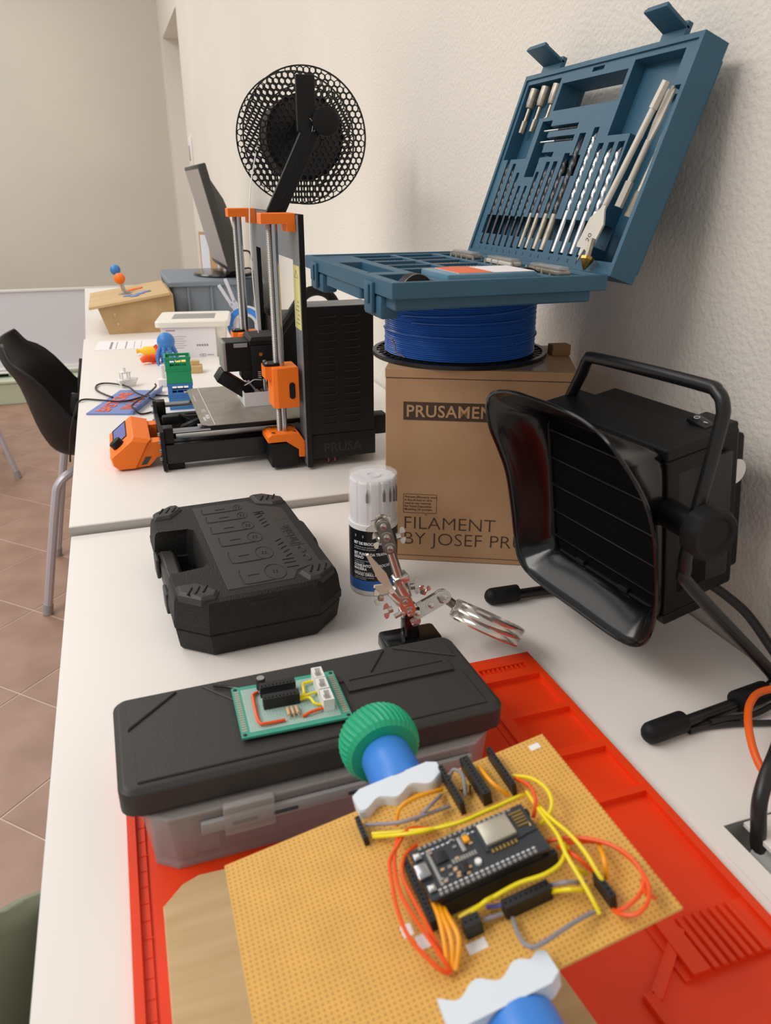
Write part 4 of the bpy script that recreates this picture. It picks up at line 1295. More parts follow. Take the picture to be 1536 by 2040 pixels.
o = in_lid('spade_bit', 'pale steel spade drill bit stamped 20 lying across the lid corner', 'spade bit', 0.050, 0.012, 0.0045, -11.5, 'loose spade bits'); spade(o, 0.152, 0.0255, 'masonry_white', '20')
o = in_lid('spade_bit', 'narrow grey spade bit behind the widest one, tip pointing up', 'spade bit', 0.018, 0.1640, -0.003, 180 - 7, 'loose spade bits'); spade(o, 0.105, 0.010, 'masonry_white')
o = in_lid('spade_bit', 'slim spade bit against the lid rim, tip pointing up', 'spade bit', 0.011, 0.1530, -0.010, 180 - 6, 'loose spade bits'); spade(o, 0.100, 0.009, 'steel_worn')
o = in_lid('countersink_bit', 'brassy countersink bit at the bottom corner of the lid', 'countersink', 0.030, -0.0035, 0.0075, 10)
g = G(); g.cyl((0, 0.004, 0), (0, 0.013, 0), 0.0010, 0.0062, n=7); g.cyl((0, 0.013, 0), (0, 0.0155, 0), 0.0062, n=7); g.build('cone', 'brass', o, smooth=0)
g = G(); g.cyl((0, 0.0155, 0), (0, 0.032, 0), 0.0030, n=6); g.build('hex_shank', 'steel_worn', o, smooth=0)
# contents of the tray
def in_tray(name, label, cat, x, y, z, rz=0, group=None):
    return thing(name, label, cat, (0.210 + x, 0.598 + y, TR + z), rz, group)
o = in_tray('bit_box', 'clear blue bit box with white and orange label in the case tray', 'bit box', 0.0550, 0.0170, 0.0083)
g = G(); g.bx(0, 0.085, 0, 0.062, 0, 0.0185, 0.0015); g.build('body', 'translucent_blue', o)
g = G(); g.bx(0.012, 0.084, 0.004, 0.058, 0.0186, 0.0190); lb = g.build('label_sheet', 'paper', o, smooth=0)
g = G(); g.bx(0.012, 0.044, 0.004, 0.058, 0.0190, 0.0192); g.build('label_patch', 'label_orange', lb, smooth=0)
o = in_tray('measuring_wheel', 'black round tape reel standing at the near corner of the tray', 'tape reel', 0.030, 0.030, 0.0103, R_(15))
g = G()
g.loft([[(r * math.cos(a * math.pi / 20), y, max(0, r * math.sin(a * math.pi / 20))) for a in range(21)] for r, y in ((0.0160, -0.005), (0.0175, -0.0042), (0.0175, 0.0042), (0.0160, 0.005))]); g.build('reel_body', 'black_plastic', o)
g = G(); g.loft([[(r * math.cos(a * math.pi / 20), y, r * math.sin(a * math.pi / 20)) for a in range(21)] for r, y in ((0.0170, -0.0052), (0.0176, -0.0052), (0.0176, -0.0047), (0.0170, -0.0047))], closed=True, cap=False); g.build('reel_rim', 'steel_worn', o)
o = in_tray('measuring_wheel', 'black round hole gauge standing at the hinge side of the tray', 'tape reel', 0.150, 0.055, 0.0103, R_(-20))
g = G(); g.loft([[(r * math.cos(a * math.pi / 20), y, max(0, r * math.sin(a * math.pi / 20))) for a in range(21)] for r, y in ((0.0150, -0.004), (0.0165, -0.0034), (0.0165, 0.0034), (0.0150, 0.004))]); g.build('reel_body', 'black_plastic', o)
bit0 = None
for i in range(30):
    row, c = divmod(i, 10)
    x = 0.162 + (i % 2) * 0.013
    y = (0.018, 0.107, 0.197)[row] + c * 0.0075
    if bit0 is None:
        o = in_tray('screwdriver_bit', 'small steel screwdriver bit standing in the near hinge-side compartment of the blue tray', 'bit', x, y, 0.0102, 0, 'screwdriver bits in the near compartment')
        g = G(); g.cyl((0, 0, 0), (0, 0, 0.010), 0.0028, n=6); g.cyl((0, 0, 0.010), (0, 0, 0.0165), 0.0022, 0.0010, n=8); g.build('bit_body', 'steel_worn', o, smooth=0)
        bit0 = o
    else:
        wh = ('near', 'middle', 'far')[row]
        dup(bit0, (0.210 + x, 0.598 + y, TR + 0.0102), None, f'small steel screwdriver bit standing in the {wh} hinge-side compartment of the blue tray', f'screwdriver bits in the {wh} compartment')
for i in range(3):
    o = in_tray('hole_saw_strip', f'clear plastic strip with grey bits, {ORD[i]} from the near end of the tray', 'bit strip', 0.160, 0.016 + i * 0.091, TH + 0.0004 - 0.0020, R_(-2))
    g = G(); g.bx(0, 0.012, 0, 0.060, 0, 0.0040, 0.001); g.build('strip', 'steel_worn' if i != 1 else 'masonry_white', o)
    g = G(); g.bx(0.001, 0.011, 0.002, 0.058, 0.004, 0.0072, 0.001); g.build('strip_cover', 'smoke_plastic', o)

k = 0
for (x, y, L, rz, m, lab) in ((0.058, 0.140, 0.034, 4, 'steel_dark', 'dark short drill bit lying in the tray, nearest of the loose ones'), (0.108, 0.146, 0.036, -3, 'steel_worn', 'grey short drill bit lying in the tray beside the bit box'), (0.058, 0.186, 0.036, 2, 'steel_dark', 'dark short drill bit lying in the middle of the tray'),
                           (0.108, 0.182, 0.034, 5, 'brass', 'brass coloured bit lying in the middle of the tray'), (0.060, 0.228, 0.034, -4, 'steel_worn', 'grey drill bit lying towards the far end of the tray'), (0.110, 0.232, 0.034, 3, 'steel_dark', 'dark drill bit lying towards the far hinge side of the tray')):
    o = in_tray('drill_bit', lab, 'drill bit', x, y, TH - 0.007 + 0.0024, R_(rz - 90), 'loose bits in the blue tray')
    g = G(); g.cyl((0, 0, 0), (0, L * 0.4, 0), 0.0020, n=10); g.build('shank', m, o)
    g = G(); twist(g, L * 0.4, L, 0.0022, 3); g.build('flute', m, o, smooth=50)
# ================================================================== fume extractor
t = thing('fume_extractor', 'black solder fume extractor with flared hood, handle and rubber-tipped feet', 'fume extractor', (0, 0, 0))
th, ta = R_(6.3), R_(9.3)
sv = Vector((math.sin(th), -math.cos(th), 0))
fwv = Vector((-math.cos(th), -math.sin(th), 0))
upv = Vector((0, 0, 1)) * math.cos(ta) + fwv * math.sin(ta)
bkv = (-sv).cross(upv)
FC = Vector((0.38093, 0.53166, 0.13992))
FM = Matrix(((bkv.x, -sv.x, upv.x, FC.x), (bkv.y, -sv.y, upv.y, FC.y), (bkv.z, -sv.z, upv.z, FC.z), (0, 0, 0, 1)))
# local: x back, y far side, z up
g = G(FM)
S = 0.080
for (y0, y1, z0, z1) in ((-S, S, -S, -0.070), (-S, S, 0.070, S), (-S, -0.070, -0.070, 0.070), (0.070, S, -0.070, 0.070)):
    g.bx(0.0005, 0.046, y0, y1, z0, z1)
g.bx(0.020, 0.046, -0.0705, 0.0705, -0.0705, 0.0705)
g.build('filter_frame', 'black_plastic', t, smooth=0, bevel=0.0015)
g = G(FM); g.bx(0.004, 0.021, -0.070, 0.070, -0.070, 0.070); flt = g.build('carbon_filter', 'dark_filter', t, smooth=0)
for k in range(5):
    z = -0.056 + k * 0.028
    g = G(FM); g.bx(0.0005, 0.0040, -0.0705, 0.0705, z - 0.0007, z + 0.0007); g.build('grille_bar', 'black_satin', flt, smooth=0)
for y in (-0.03, 0.03):
    g = G(FM); g.bx(-0.001, 0.006, y - 0.006, y + 0.006, -0.0715, -0.066, 0.001); g.build('filter_clip', 'black_satin', flt, smooth=0)
g = G(FM)
g.bx(0.046, 0.082, -0.074, 0.074, -0.072, 0.074)
g.build('motor_housing', 'black_plastic', t, smooth=0, bevel=0.003)
g = G(FM); g.prism([(0, 0)] * 0 + rrect(0.082, 0.098, -0.066, 0.066, 0.004), -0.064, 0.062); bc = g.build('back_cover', 'black_plastic', t, smooth=30, bevel=0.003)
g = G(FM); g.bx(0.030, 0.080, -0.074, -0.040, 0.070, 0.0795, 0.002); sb = g.build('switch_box', 'black_plastic', t)
g = G(FM); g.box((0.056, -0.0580, 0.0805), (0.012, 0.020, 0.004), 0.0008, (R_(12), 0, 0)); rk = g.build('rocker_switch', 'black_gloss', sb)
g = G(FM); g.tube([(0.056 + 0.0022 * math.cos(a * math.pi / 6), -0.0535 + 0.0022 * math.sin(a * math.pi / 6), 0.0840) for a in range(12)], 0.0003, 4, 0, closed=True); g.box((0.056, -0.0625, 0.0821), (0.0008, 0.004, 0.0004)); g.build('switch_mark', 'ink_white', rk)
g = G(FM); g.bx(0.010, 0.070, -0.0800, -0.0740, -0.055, 0.060, 0.003); g.build('side_rail', 'black_satin', t)
g = G(FM); g.cyl((0.088, -0.0650, 0.030), (0.088, -0.0666, 0.030), 0.011, n=20); g.build('round_sticker', 'white_plastic', t)
# hood: lofted flare
rim_h = [(-0.050, 0.0, 0.113), (-0.052, 0.045, 0.112), (-0.053, 0.073, 0.105), (-0.050, 0.091, 0.089), (-0.042, 0.103, 0.062), (-0.034, 0.103, 0.035), (-0.029, 0.101, 0.010), (-0.027, 0.100, -0.030), (-0.028, 0.097, -0.060), (-0.031, 0.087, -0.082), (-0.032, 0.060, -0.091), (-0.031, 0.0, -0.093)]
rim = catmull([Vector(p) for p in rim_h] + [Vector((p[0], -p[1], p[2])) for p in rim_h[-2:0:-1]], 4, closed=True)
N = len(rim)
def sqr(f, hw):
    out = []
    for p in rim:
        a = math.atan2(p.z - 0.005, p.y)
        c_, s_ = math.cos(a), math.sin(a)
        e = 0.16
        r = 1 / (abs(c_) ** (2 / e) + abs(s_) ** (2 / e)) ** (e / 2)
        out.append(Vector((f, hw * r * c_, hw * r * s_)))
    return out
base = sqr(-0.001, 0.0795)
base_in = sqr(0.0035, 0.0715)
def mixring(bs, f, bow, inset):
    out = []
    for p, b in zip(rim, bs):
        yz = Vector((0, b.y, b.z)).lerp(Vector((0, p.y, p.z)), f ** bow)
        rr = Vector((0, p.y, p.z)).normalized() * inset
        out.append(Vector((b.x + (p.x - b.x) * f, yz.y - rr.y, yz.z - rr.z)))
    return out
g = G(FM)
rings = [base] + [mixring(base, f, 1.8, 0) for f in (0.15, 0.3, 0.45, 0.6, 0.75, 0.88, 0.95)] + [rim]
rings += [mixring(base_in, f, 1.15, 0.0015) for f in (0.97, 0.85, 0.7, 0.5, 0.3, 0.12)] + [base_in]
g.loft(rings, closed=True, cap=False)
hood = g.build('hood', 'black_gloss', t, smooth=60)
g = G(FM); g.tube(rim, 0.0016, 6, 0, closed=True); g.build('hood_rim', 'black_gloss', hood)
# tubular stand
path = [(0.372, 0.3945, 0.0072), (0.470, 0.4060, 0.0072), (0.4860, 0.4085, 0.012), (0.4820, 0.410, 0.026), (0.3935, 0.4205, 0.116), (0.3860, 0.4220, 0.132), (0.3860, 0.4220, 0.16), (0.3955, 0.4220, 0.240), (0.3965, 0.4230, 0.258)]
path2 = [(0.3965, 0.4310, 0.2670), (0.3960, 0.450, 0.2690), (0.391, 0.572, 0.2640), (0.390, 0.586, 0.2600), (0.3895, 0.5920, 0.2480), (0.3900, 0.612, 0.215), (0.3880, 0.627, 0.17), (0.3860, 0.628, 0.13), (0.390, 0.628, 0.116), (0.462, 0.622, 0.026), (0.4660, 0.6240, 0.012), (0.450, 0.6250, 0.0072), (0.350, 0.6290, 0.0072)]
g = G(); g.tube(path + path2, 0.0052, 12, 5); g.build('stand_tube', 'black_satin', t)
for (a, b) in (((0.354, 0.3925, 0.0092), (0.386, 0.3962, 0.0092)), ((0.333, 0.6297, 0.0092), (0.362, 0.6285, 0.0092))):
    g = G(); g.cyl(a, b, 0.0088, n=18, bevel=0.0015)
    d = (Vector(b) - Vector(a)).normalized()
    g.sphere(a, 0.0088); g.build('rubber_tip', 'black_rubber', t)
g = G(); g.cyl((0.443, 0.4030, 0.0094), (0.478, 0.4070, 0.0094), 0.0090, n=16, bevel=0.0015); g.build('rubber_sleeve', 'black_rubber', t)
kc = Vector((0.386, 0.4220, 0.168))
g = G(); g.cyl(kc + Vector((0, 0.030, 0)), kc - Vector((0, 0.004, 0)), 0.0115, n=16)
g.build('pivot_bolt', 'black_satin', t)
nn = 60
g = G()
ring = lambda y, r, amp: [(kc.x + 0.004 + (r + amp * (1 if (k // 3) % 2 else 0)) * math.cos(2 * math.pi * k / nn), kc.y + y, kc.z + (r + amp * (1 if (k // 3) % 2 else 0)) * math.sin(2 * math.pi * k / nn)) for k in range(nn)]
g.loft([ring(-0.004, 0.016, 0), ring(-0.0055, 0.0195, 0.0005), ring(-0.019, 0.0200, 0.0005), ring(-0.0215, 0.0180, 0), ring(-0.0210, 0.0145, 0), ring(-0.0195, 0.0130, 0)]); g.build('pivot_knob', 'black_rubber', t, smooth=30)
kf = Vector((0.388, 0.640, 0.150))
g = G(); g.cyl(kf + Vector((0, -0.012, 0)), kf + Vector((0, 0.018, 0)), 0.018, n=30, bevel=0.002); g.build('pivot_knob', 'black_rubber', t)

# ---------------------------------------------------------------- cables on the right
g = G(); g.tube([(0.4750, 0.490, 0.072), (0.4880, 0.478, 0.062), (0.4985, 0.4594, 0.050), (0.5051, 0.4341, 0.030), (0.507, 0.400, 0.010), (0.505, 0.34, 0.0045), (0.508, 0.20, 0.0045), (0.505, 0.0, 0.0045)], 0.0042, 10, 8)
o = g.build('mains_cable', 'cable_black'); o.location.z = TZ; tag(o, 'thick black power cord running from the extractor body down the wall side', 'cable')
g = G(); g.tube([(0.388, 0.3900, 0.0032), (0.405, 0.3905, 0.0032), (0.430, 0.3860, 0.0032), (0.465, 0.3760, 0.0032), (0.50, 0.37, 0.0032)], 0.0024, 8, 8)
o = g.build('signal_cable', 'cable_black'); o.location.z = TZ; tag(o, 'thin black cable on the table just below the near extractor foot', 'cable')
g = G(); g.tube([(0.408, 0.3905, 0.0070), (0.425, 0.3905, 0.0060), (0.452, 0.3890, 0.0050), (0.488, 0.3950, 0.0075), (0.5, 0.392, 0.008)], 0.0024, 8, 8)
o = g.build('signal_cable', 'cable_black'); o.location.z = TZ; tag(o, 'thin black cable tucked directly under the near extractor leg', 'cable')
g = G(); g.tube([(0.5050, 0.3900, 0.022), (0.4580, 0.3900, 0.0260), (0.4330, 0.3790, 0.0290), (0.4150, 0.3620, 0.0270), (0.4030, 0.3420, 0.0200), (0.4000, 0.3260, 0.0120), (0.4040, 0.3120, 0.0080), (0.4300, 0.2900, 0.0045), (0.46, 0.27, 0.0040), (0.49, 0.20, 0.004)], 0.0030, 10, 8)
o = g.build('network_cable', 'cable_orange'); o.location.z = TZ; tag(o, 'bright orange cable looping over the extractor foot', 'cable')
g = G(); g.tube([(0.470, 0.372, 0.034), (0.4250, 0.3380, 0.0420), (0.3904, 0.3130, 0.0410), (0.3747, 0.3030, 0.0340), (0.3655, 0.2960, 0.0220), (0.3640, 0.2910, 0.0050), (0.3640, 0.2860, -0.0110), (0.3660, 0.270, -0.0220), (0.380, 0.230, -0.0235), (0.40, 0.16, -0.0235)], 0.0052, 12, 8)
o = g.build('power_cable', 'cable_black'); o.location.z = TZ; tag(o, 'thick black cable dropping into the cable hatch', 'cable')
# ================================================================== 3D printer
PZ = 0.0112
t = thing('printer', 'black and orange desktop 3D printer on the middle table', '3D printer', (0, 0, PZ))
XF = 0.2420
Y0, Y1 = 1.066, 1.442
ZT = 0.3580
# upright frame plate with window
g = G(Matrix(((0, 0, 1, XF), (1, 0, 0, 0), (0, 1, 0, 0), (0, 0, 0, 1))))      # local x->y, y->z, z->x
g.hf(Y0, Y1, 0.004, ZT, 0.0075, [(Y0 + 0.042, Y1 - 0.042, 0.060, ZT - 0.060, None)], 0.0)
g.build('upright_frame', 'frame_black', t, smooth=0, bevel=0.0006)
g = G(Matrix(((0, 0, -1, XF), (1, 0, 0, 0), (0, 1, 0, 0), (0, 0, 0, 1))))
g.hf(Y0 + 0.001, Y1 - 0.001, 0.006, ZT - 0.001, 0.0004, [(Y0 + 0.042, Y1 - 0.042, 0.060, ZT - 0.060, None)], -0.0001)
g.build('frame_face', 'frame_face', t, smooth=0)
g = G(); g.bx(XF - 0.0012, XF - 0.0005, Y0 + 0.002, Y0 + 0.040, ZT - 0.152, ZT - 0.066); stk = g.build('warning_sticker', 'sticker_yellow', t, smooth=0)
g = G()
for k in range(6):
    g.bx(XF - 0.0014, XF - 0.0011, Y0 + 0.010, Y0 + 0.030 - (k % 3) * 0.005, ZT - 0.145 + k * 0.006, ZT - 0.1435 + k * 0.006)
g.tube([(XF - 0.0013, Y0 + 0.010, ZT - 0.082), (XF - 0.0013, Y0 + 0.021, ZT - 0.072), (XF - 0.0013, Y0 + 0.031, ZT - 0.082)], 0.0005, 4, 0, closed=True)
g.build('sticker_print', 'ink_grey', stk, smooth=0)
# power supply with louvres on the near side
PX0, PX1, PY0, PY1, PZ0, PZ1 = 0.2500, 0.3480, 1.0720, 1.1300, 0.0180, 0.2370
g = G(); g.bx(PX0, PX1, PY0, PY1, PZ0 + 0.034, PZ1, 0.001); psu = g.build('power_supply', 'frame_black', t, smooth=0)
g = G(); g.bx(PX0 + 0.001, PX1 - 0.001, PY0 + 0.001, PY1, PZ1, PZ1 + 0.0006); g.build('psu_top', 'frame_face', psu, smooth=0)
for col in (0, 1):
    for k in range(15):
        z = 0.2230 - k * 0.0111
        x0 = PX0 + 0.016 + col * 0.036
        g = G(); g.tube([(x0, PY0 + 0.0003, z - 0.0010), (x0 + 0.012, PY0 - 0.0012, z - 0.0006), (x0 + 0.0235, PY0 - 0.0012, z), (x0 + 0.0245, PY0 + 0.0003, z + 0.0022)], 0.0010, 6, 3)
        g.build('louvre', 'frame_black', psu)
g = G(); g.bx(PX0, PX1 + 0.002, PY0 - 0.001, PY1 + 0.002, PZ0 - 0.004, PZ0 + 0.034, 0.002); pc = g.build('psu_cover', 'black_plastic', t)
g = G(); g.text('PRUSA', 0.020, Matrix.Translation((PX0 + 0.018, PY0 - 0.0011, PZ0 + 0.006)) @ Matrix.Rotation(R_(90), 4, 'X'), ext=0.0004, off=0.0005); g.build('embossed_lettering', 'black_satin', pc, smooth=0)
g = G(); g.bx(PX1 + 0.0015, PX1 + 0.026, PY0 + 0.012, PY0 + 0.040, PZ0 + 0.022, PZ0 + 0.052, 0.002); g.build('mains_plug', 'black_rubber', t)
for k in (0, 1):
    g = G(); g.tube([(PX0 + 0.025 + k * 0.010, PY0 + 0.010, PZ0 - 0.001), (PX0 + 0.027 + k * 0.010, PY0 + 0.006, PZ0 - 0.010), (PX0 + 0.026 + k * 0.010, PY0 + 0.016, PZ0 - 0.0165)], 0.0012, 6, 4); g.build('wire', 'wire_orange' if False else 'ink_red', t)
# base: front plate, extrusions, rods
BX0, BX1, BY0, BY1 = 0.0420, 0.3600, 1.1300, 1.3150
for (x0, x1) in ((BX0 - 0.0055, BX0), (BX1, BX1 + 0.0055)):
    g = G(Matrix(((0, 0, 1, x0), (1, 0, 0, 0), (0, 1, 0, 0), (0, 0, 0, 1))))
    g.prism([(BY0 - 0.006, 0.002), (BY1 + 0.006, 0.002), (BY1 + 0.006, 0.062), (BY1 - 0.018, 0.066), (BY1 - 0.03, 0.050), (BY0 + 0.03, 0.050), (BY0 + 0.018, 0.066), (BY0 - 0.006, 0.062)], 0, 0.0055)
    g.build('end_plate', 'frame_black', t, smooth=0)
for y in (BY0, BY1 - 0.030):
    g = G(Matrix(((0, 0, 1, BX0), (1, 0, 0, 0), (0, 1, 0, 0), (0, 0, 0, 1))))
    g.hf(0 + y, y + 0.030, 0.010, 0.040, BX1 - BX0, [], 0.0)
    g.build('extrusion', 'black_satin', t, smooth=0, bevel=0.0015)
    g = G(); g.bx(BX0 + 0.001, BX1 - 0.001, y + 0.011, y + 0.019, 0.0398, 0.0412); g.build('extrusion_slot', 'frame_black', t, smooth=0)
for y in (BY0 + 0.012, BY1 - 0.012):
    g = G(); g.cyl((BX0, y, 0.0570), (BX1, y, 0.0570), 0.0042, n=14); g.build('smooth_rod', 'steel', t)
    for x in (BX0 + 0.006, BX1 - 0.006):
        g = G(); g.bx(x - 0.006, x + 0.008, y - 0.010, y + 0.010, 0.0412, 0.0650, 0.001); g.build('rod_holder', 'black_plastic', t)
for x in (BX0 + 0.012, BX1 - 0.016):
    for y in (BY0 + 0.013, BY1 - 0.013):
        g = G(); g.bx(x - 0.010, x + 0.014, y - 0.010, y + 0.010, 0.0, 0.0105, 0.001); g.build('rubber_foot', 'black_rubber', t)
for k, z in enumerate((0.018, 0.030, 0.044, 0.056)):
    for y in (BY0 + 0.006, BY1 - 0.006):
        g = G(); g.cyl((BX0 - 0.0055, y, z), (BX0 - 0.0085, y, z), 0.0026, n=10); g.build('screw', 'steel', t)
# belt and idler
g = G(); g.bx(BX0 + 0.004, BX0 + 0.040, 1.2155, 1.2295, 0.046, 0.060, 0.002); g.build('belt_idler', 'black_plastic', t)
g = G(); g.tube([(BX0 + 0.030, 1.216, 0.062), (BX0 + 0.052, 1.205, 0.050), (BX0 + 0.060, 1.200, 0.046)], 0.0022, 6, 4); g.build('idler_arm', 'black_plastic', t)
g = G(); g.bx(BX0 + 0.03, BX1 - 0.03, 1.2195, 1.2255, 0.045, 0.0462); g.build('belt', 'black_rubber', t, smooth=0)
# heated bed and steel sheet
g = G(); g.bx(0.110, 0.325, 1.125, 1.325, 0.0590, 0.0625, 0.0005); g.build('bed_carriage', 'frame_black', t, smooth=0)
g = G(); g.prism([(0.0985, 1.112), (0.335, 1.112), (0.335, 1.348), (0.0985, 1.348)], 0.0660, 0.0690); hb = g.build('heated_bed', 'frame_black', t, smooth=0)
g = G(); g.prism([(0.0965, 1.120), (0.1060, 1.1105), (0.336, 1.1105), (0.336, 1.3495), (0.1060, 1.3495), (0.0965, 1.340)], 0.0692, 0.0700); sheet = g.build('steel_sheet', 'bed_steel', t, smooth=0)
g = G(); g.bx(0.1150, 0.1158, 1.113, 1.347, 0.0700, 0.07012); g.bx(0.1025, 0.1032, 1.26, 1.30, 0.0700, 0.07012)
RT = Matrix.Rotation(R_(-90), 4, 'Z')
g.text('PRUSA', 0.0075, Matrix.Translation((0.1075, 1.170, 0.0701)) @ RT, off=0.0003); g.text('RESEARCH', 0.0045, Matrix.Translation((0.1030, 1.158, 0.0701)) @ RT, off=0.0002)
g.text('MK3', 0.0100, Matrix.Translation((0.1045, 1.205, 0.0701)) @ RT, off=-0.0001)
g.build('sheet_print', 'ink_white', sheet, smooth=0)
for y in (1.125, 1.335):
    g = G(); g.bx(0.0915, 0.0975, y - 0.005, y + 0.005, 0.0665, 0.0688, 0.0005); g.build('corner_tab', 'steel_grey', t)
g = G(); g.tube([(0.100, 1.165, 0.0640), (0.085, 1.160, 0.0600), (0.075, 1.175, 0.0520), (0.085, 1.20, 0.0480)], 0.0060, 8, 5); g.build('bed_cable', 'black_plastic', t)
# printed clear box on the bed
bxp = G(); bxp.hf(0.1730, 0.2260, 1.195, 1.275, 0.0925, [(0.1745, 0.2245, 1.1965, 1.2735, 0.0715)], 0.0702)
bo = bxp.build('printed_tray', 'can_milky', smooth=0); bo.location.z = TZ + PZ; tag(bo, 'translucent half-printed box standing on the printer bed', 'printed part')
# Z axis: motors, mounts, rods, carriages
def zaxis(y, near):
    s = -1 if near else 1
    g = G(); g.bx(0.1900, 0.2330, y - 0.021, y + 0.021, 0.0040, 0.0420, 0.003); g.build('stepper_motor', 'black_plastic', t)
    g = G(Matrix(((1, 0, 0, 0), (0, 0, -1, 0), (0, 1, 0, 0), (0, 0, 0, 1))))
    a, b = -(y + 0.023), -(y - 0.023)
    g.prism([(0.1860, 0.0440), (0.2130, 0.0440), (0.2320, 0.0300), (0.2320, 0.0180), (0.2415, 0.0180), (0.2415, 0.0420), (0.2330, 0.0560), (0.1920, 0.0560), (0.1860, 0.0520)], a, b)
    g.build('motor_mount', 'orange_print', t, smooth=0, bevel=0.001)
    for dx in (0.0155, -0.0155):
        for dy in (0.0155, -0.0155):
            g = G(); g.cyl((0.2115 + dx, y + dy, 0.0560), (0.2115 + dx, y + dy, 0.0575), 0.0026, n=10); g.build('screw', 'steel', t)
    g = G(); g.cyl((0.2150, y - 0.006, 0.050), (0.2150, y - 0.006, ZT - 0.012), 0.0042, n=14); g.build('smooth_rod', 'steel', t)
    g = G()
    rp = []
    zz = 0.050
    while zz < ZT - 0.012:
        rp += [(0.0036, zz), (0.0042, zz + 0.0010), (0.0036, zz + 0.0020)]
        zz += 0.0022
    g.lathe(rp, 10, (0.2082, y - 0.001, 0)); g.build('threaded_rod', 'steel_grey', t, smooth=20)
    # top clamp
    g = G(Matrix(((1, 0, 0, 0), (0, 1, 0, 0), (0, 0, 1, 0), (0, 0, 0, 1))))
    g.prism([(0.1960, y - 0.015), (0.2410, y - 0.020), (0.2410, y + 0.020), (0.1960, y + 0.015)], ZT - 0.012, ZT + 0.0015, 0.001, 0.001)
    g.bx(0.2300, 0.2412, y - 0.020, y + 0.020, ZT - 0.022, ZT - 0.011); g.build('rod_clamp', 'orange_print', t, smooth=20)
    # carriage end
    g = G(); g.prism([(0.1985, y - 0.020), (0.2050, y - 0.0235), (0.2360, y - 0.0235), (0.2360, y + 0.0200), (0.1985, y + 0.0200)], 0.0950, 0.1540, 0.001, 0.001)
    cr_ = g.build('carriage_end', 'orange_print', t, smooth=20, bevel=0.0008)
    g = G(); g.prism([(0.1900, y - 0.012), (0.1990, y - 0.014), (0.1990, y + 0.018), (0.1900, y + 0.018)], 0.1360, 0.1540); g.build('nut_boss', 'orange_print', cr_, smooth=0)
    g = G(); g.prism(rrect(0.190, 0.2130, y - 0.010, y + 0.014, 0.005), 0.1542, 0.1575); g.build('nut_flange', 'frame_black', cr_)
    for (dx, dy) in ((0.1935, -0.006), (0.2095, 0.010), (0.1935, 0.010)):
        g = G(); g.cyl((dx, y + dy, 0.1575), (dx, y + dy, 0.1600), 0.0022, n=8); g.build('screw', 'steel', cr_)
    yf = y + s * 0.0237
    g = G(Matrix(((1, 0, 0, 0), (0, 0, -1, yf), (0, 1, 0, 0), (0, 0, 0, 1))))
    g.prism(rrect(0.2215, 0.2300, 0.1080, 0.1320, 0.0040), -0.0006, 0.0006); g.build('carriage_slot', 'frame_black', cr_)
zaxis(1.1010, True)
zaxis(1.4050, False)
# X axis rods
for z in (0.104, 0.146):
    g = G(); g.cyl((0.2250, 1.12, z), (0.2250, 1.39, z), 0.0040, n=12); g.build('cross_rod', 'steel', t)
# extruder
g = G()
g.bx(0.1520, 0.2300, 1.2150, 1.2640, 0.1230, 0.1690, 0.002)
g.build('extruder_motor', 'frame_black', t, smooth=0)
g = G(); g.bx(0.1470, 0.1525, 1.2140, 1.2660, 0.1250, 0.1690, 0.001); g.build('motor_cap', 'steel_grey', t)
g = G(); g.bx(0.1650, 0.1860, 1.2135, 1.2150, 0.1610, 0.1670); g.build('spec_label', 'grey_insert', t, smooth=0)
g = G(); g.prism([(0.1890, 1.2080), (0.2380, 1.2080), (0.2380, 1.2760), (0.1890, 1.2760)], 0.1640, 0.1760, 0.004, 0.005); g.build('extruder_cover', 'black_plastic', t, bevel=0.001)
g = G(); g.bx(0.1900, 0.2420, 1.2080, 1.2700, 0.0980, 0.1640, 0.003); g.build('extruder_body', 'black_plastic', t)
g = G(); g.bx(0.1760, 0.2000, 1.2150, 1.2560, 0.1080, 0.1240, 0.002); g.build('hotend_mount', 'black_plastic', t)
for (x, z) in ((0.205, 0.150), (0.2160, 0.1155), (0.2210, 0.1000)):
    g = G(); g.cyl((x, 1.2085, z), (x, 1.2050, z), 0.0030, n=10); g.build('screw', 'steel', t)
for k in range(4):
    g = G(); g.cyl((0.1985, 1.2045, 0.1230 - k * 0.0030), (0.2035, 1.2045, 0.1222 - k * 0.0030), 0.0008, n=6); g.build('spring_coil', 'steel', t)
g = G(); g.cyl((0.2085, 1.2040, 0.080), (0.2085, 1.2040, 0.112), 0.0036, n=12); g.build('heater_tube', 'steel', t)
g = G(); g.cyl((0.2065, 1.2280, 0.0885), (0.2065, 1.2280, 0.0960), 0.0060, n=12); g.cyl((0.2065, 1.2280, 0.0885), (0.2065, 1.2280, 0.0830), 0.0040, 0.0008, n=10); g.build('nozzle', 'brass', t)
g = G(); g.bx(0.1950, 0.2250, 1.2150, 1.2500, 0.0930, 0.1000, 0.001); g.build('heater_block', 'frame_black', t)
# tilted fan duct
g = G(); g.box((0.1640, 1.2350, 0.1000), (0.0600, 0.0420, 0.0200), 0.002, (0, R_(36), 0)); fd = g.build('fan_shroud', 'black_plastic', t)
g = G(); g.box((0.1620, 1.2135, 0.1005), (0.046, 0.0010, 0.0130), 0.0002, (0, R_(36), 0)); g.build('fan_plate', 'frame_black', fd)
g = G(); g.tube([(0.177, 1.2120, 0.1010), (0.186, 1.2095, 0.1060), (0.1925, 1.2080, 0.1100), (0.204, 1.2080, 0.1090)], 0.0008, 6, 4); g.build('cable_tie', 'masonry_white', t)
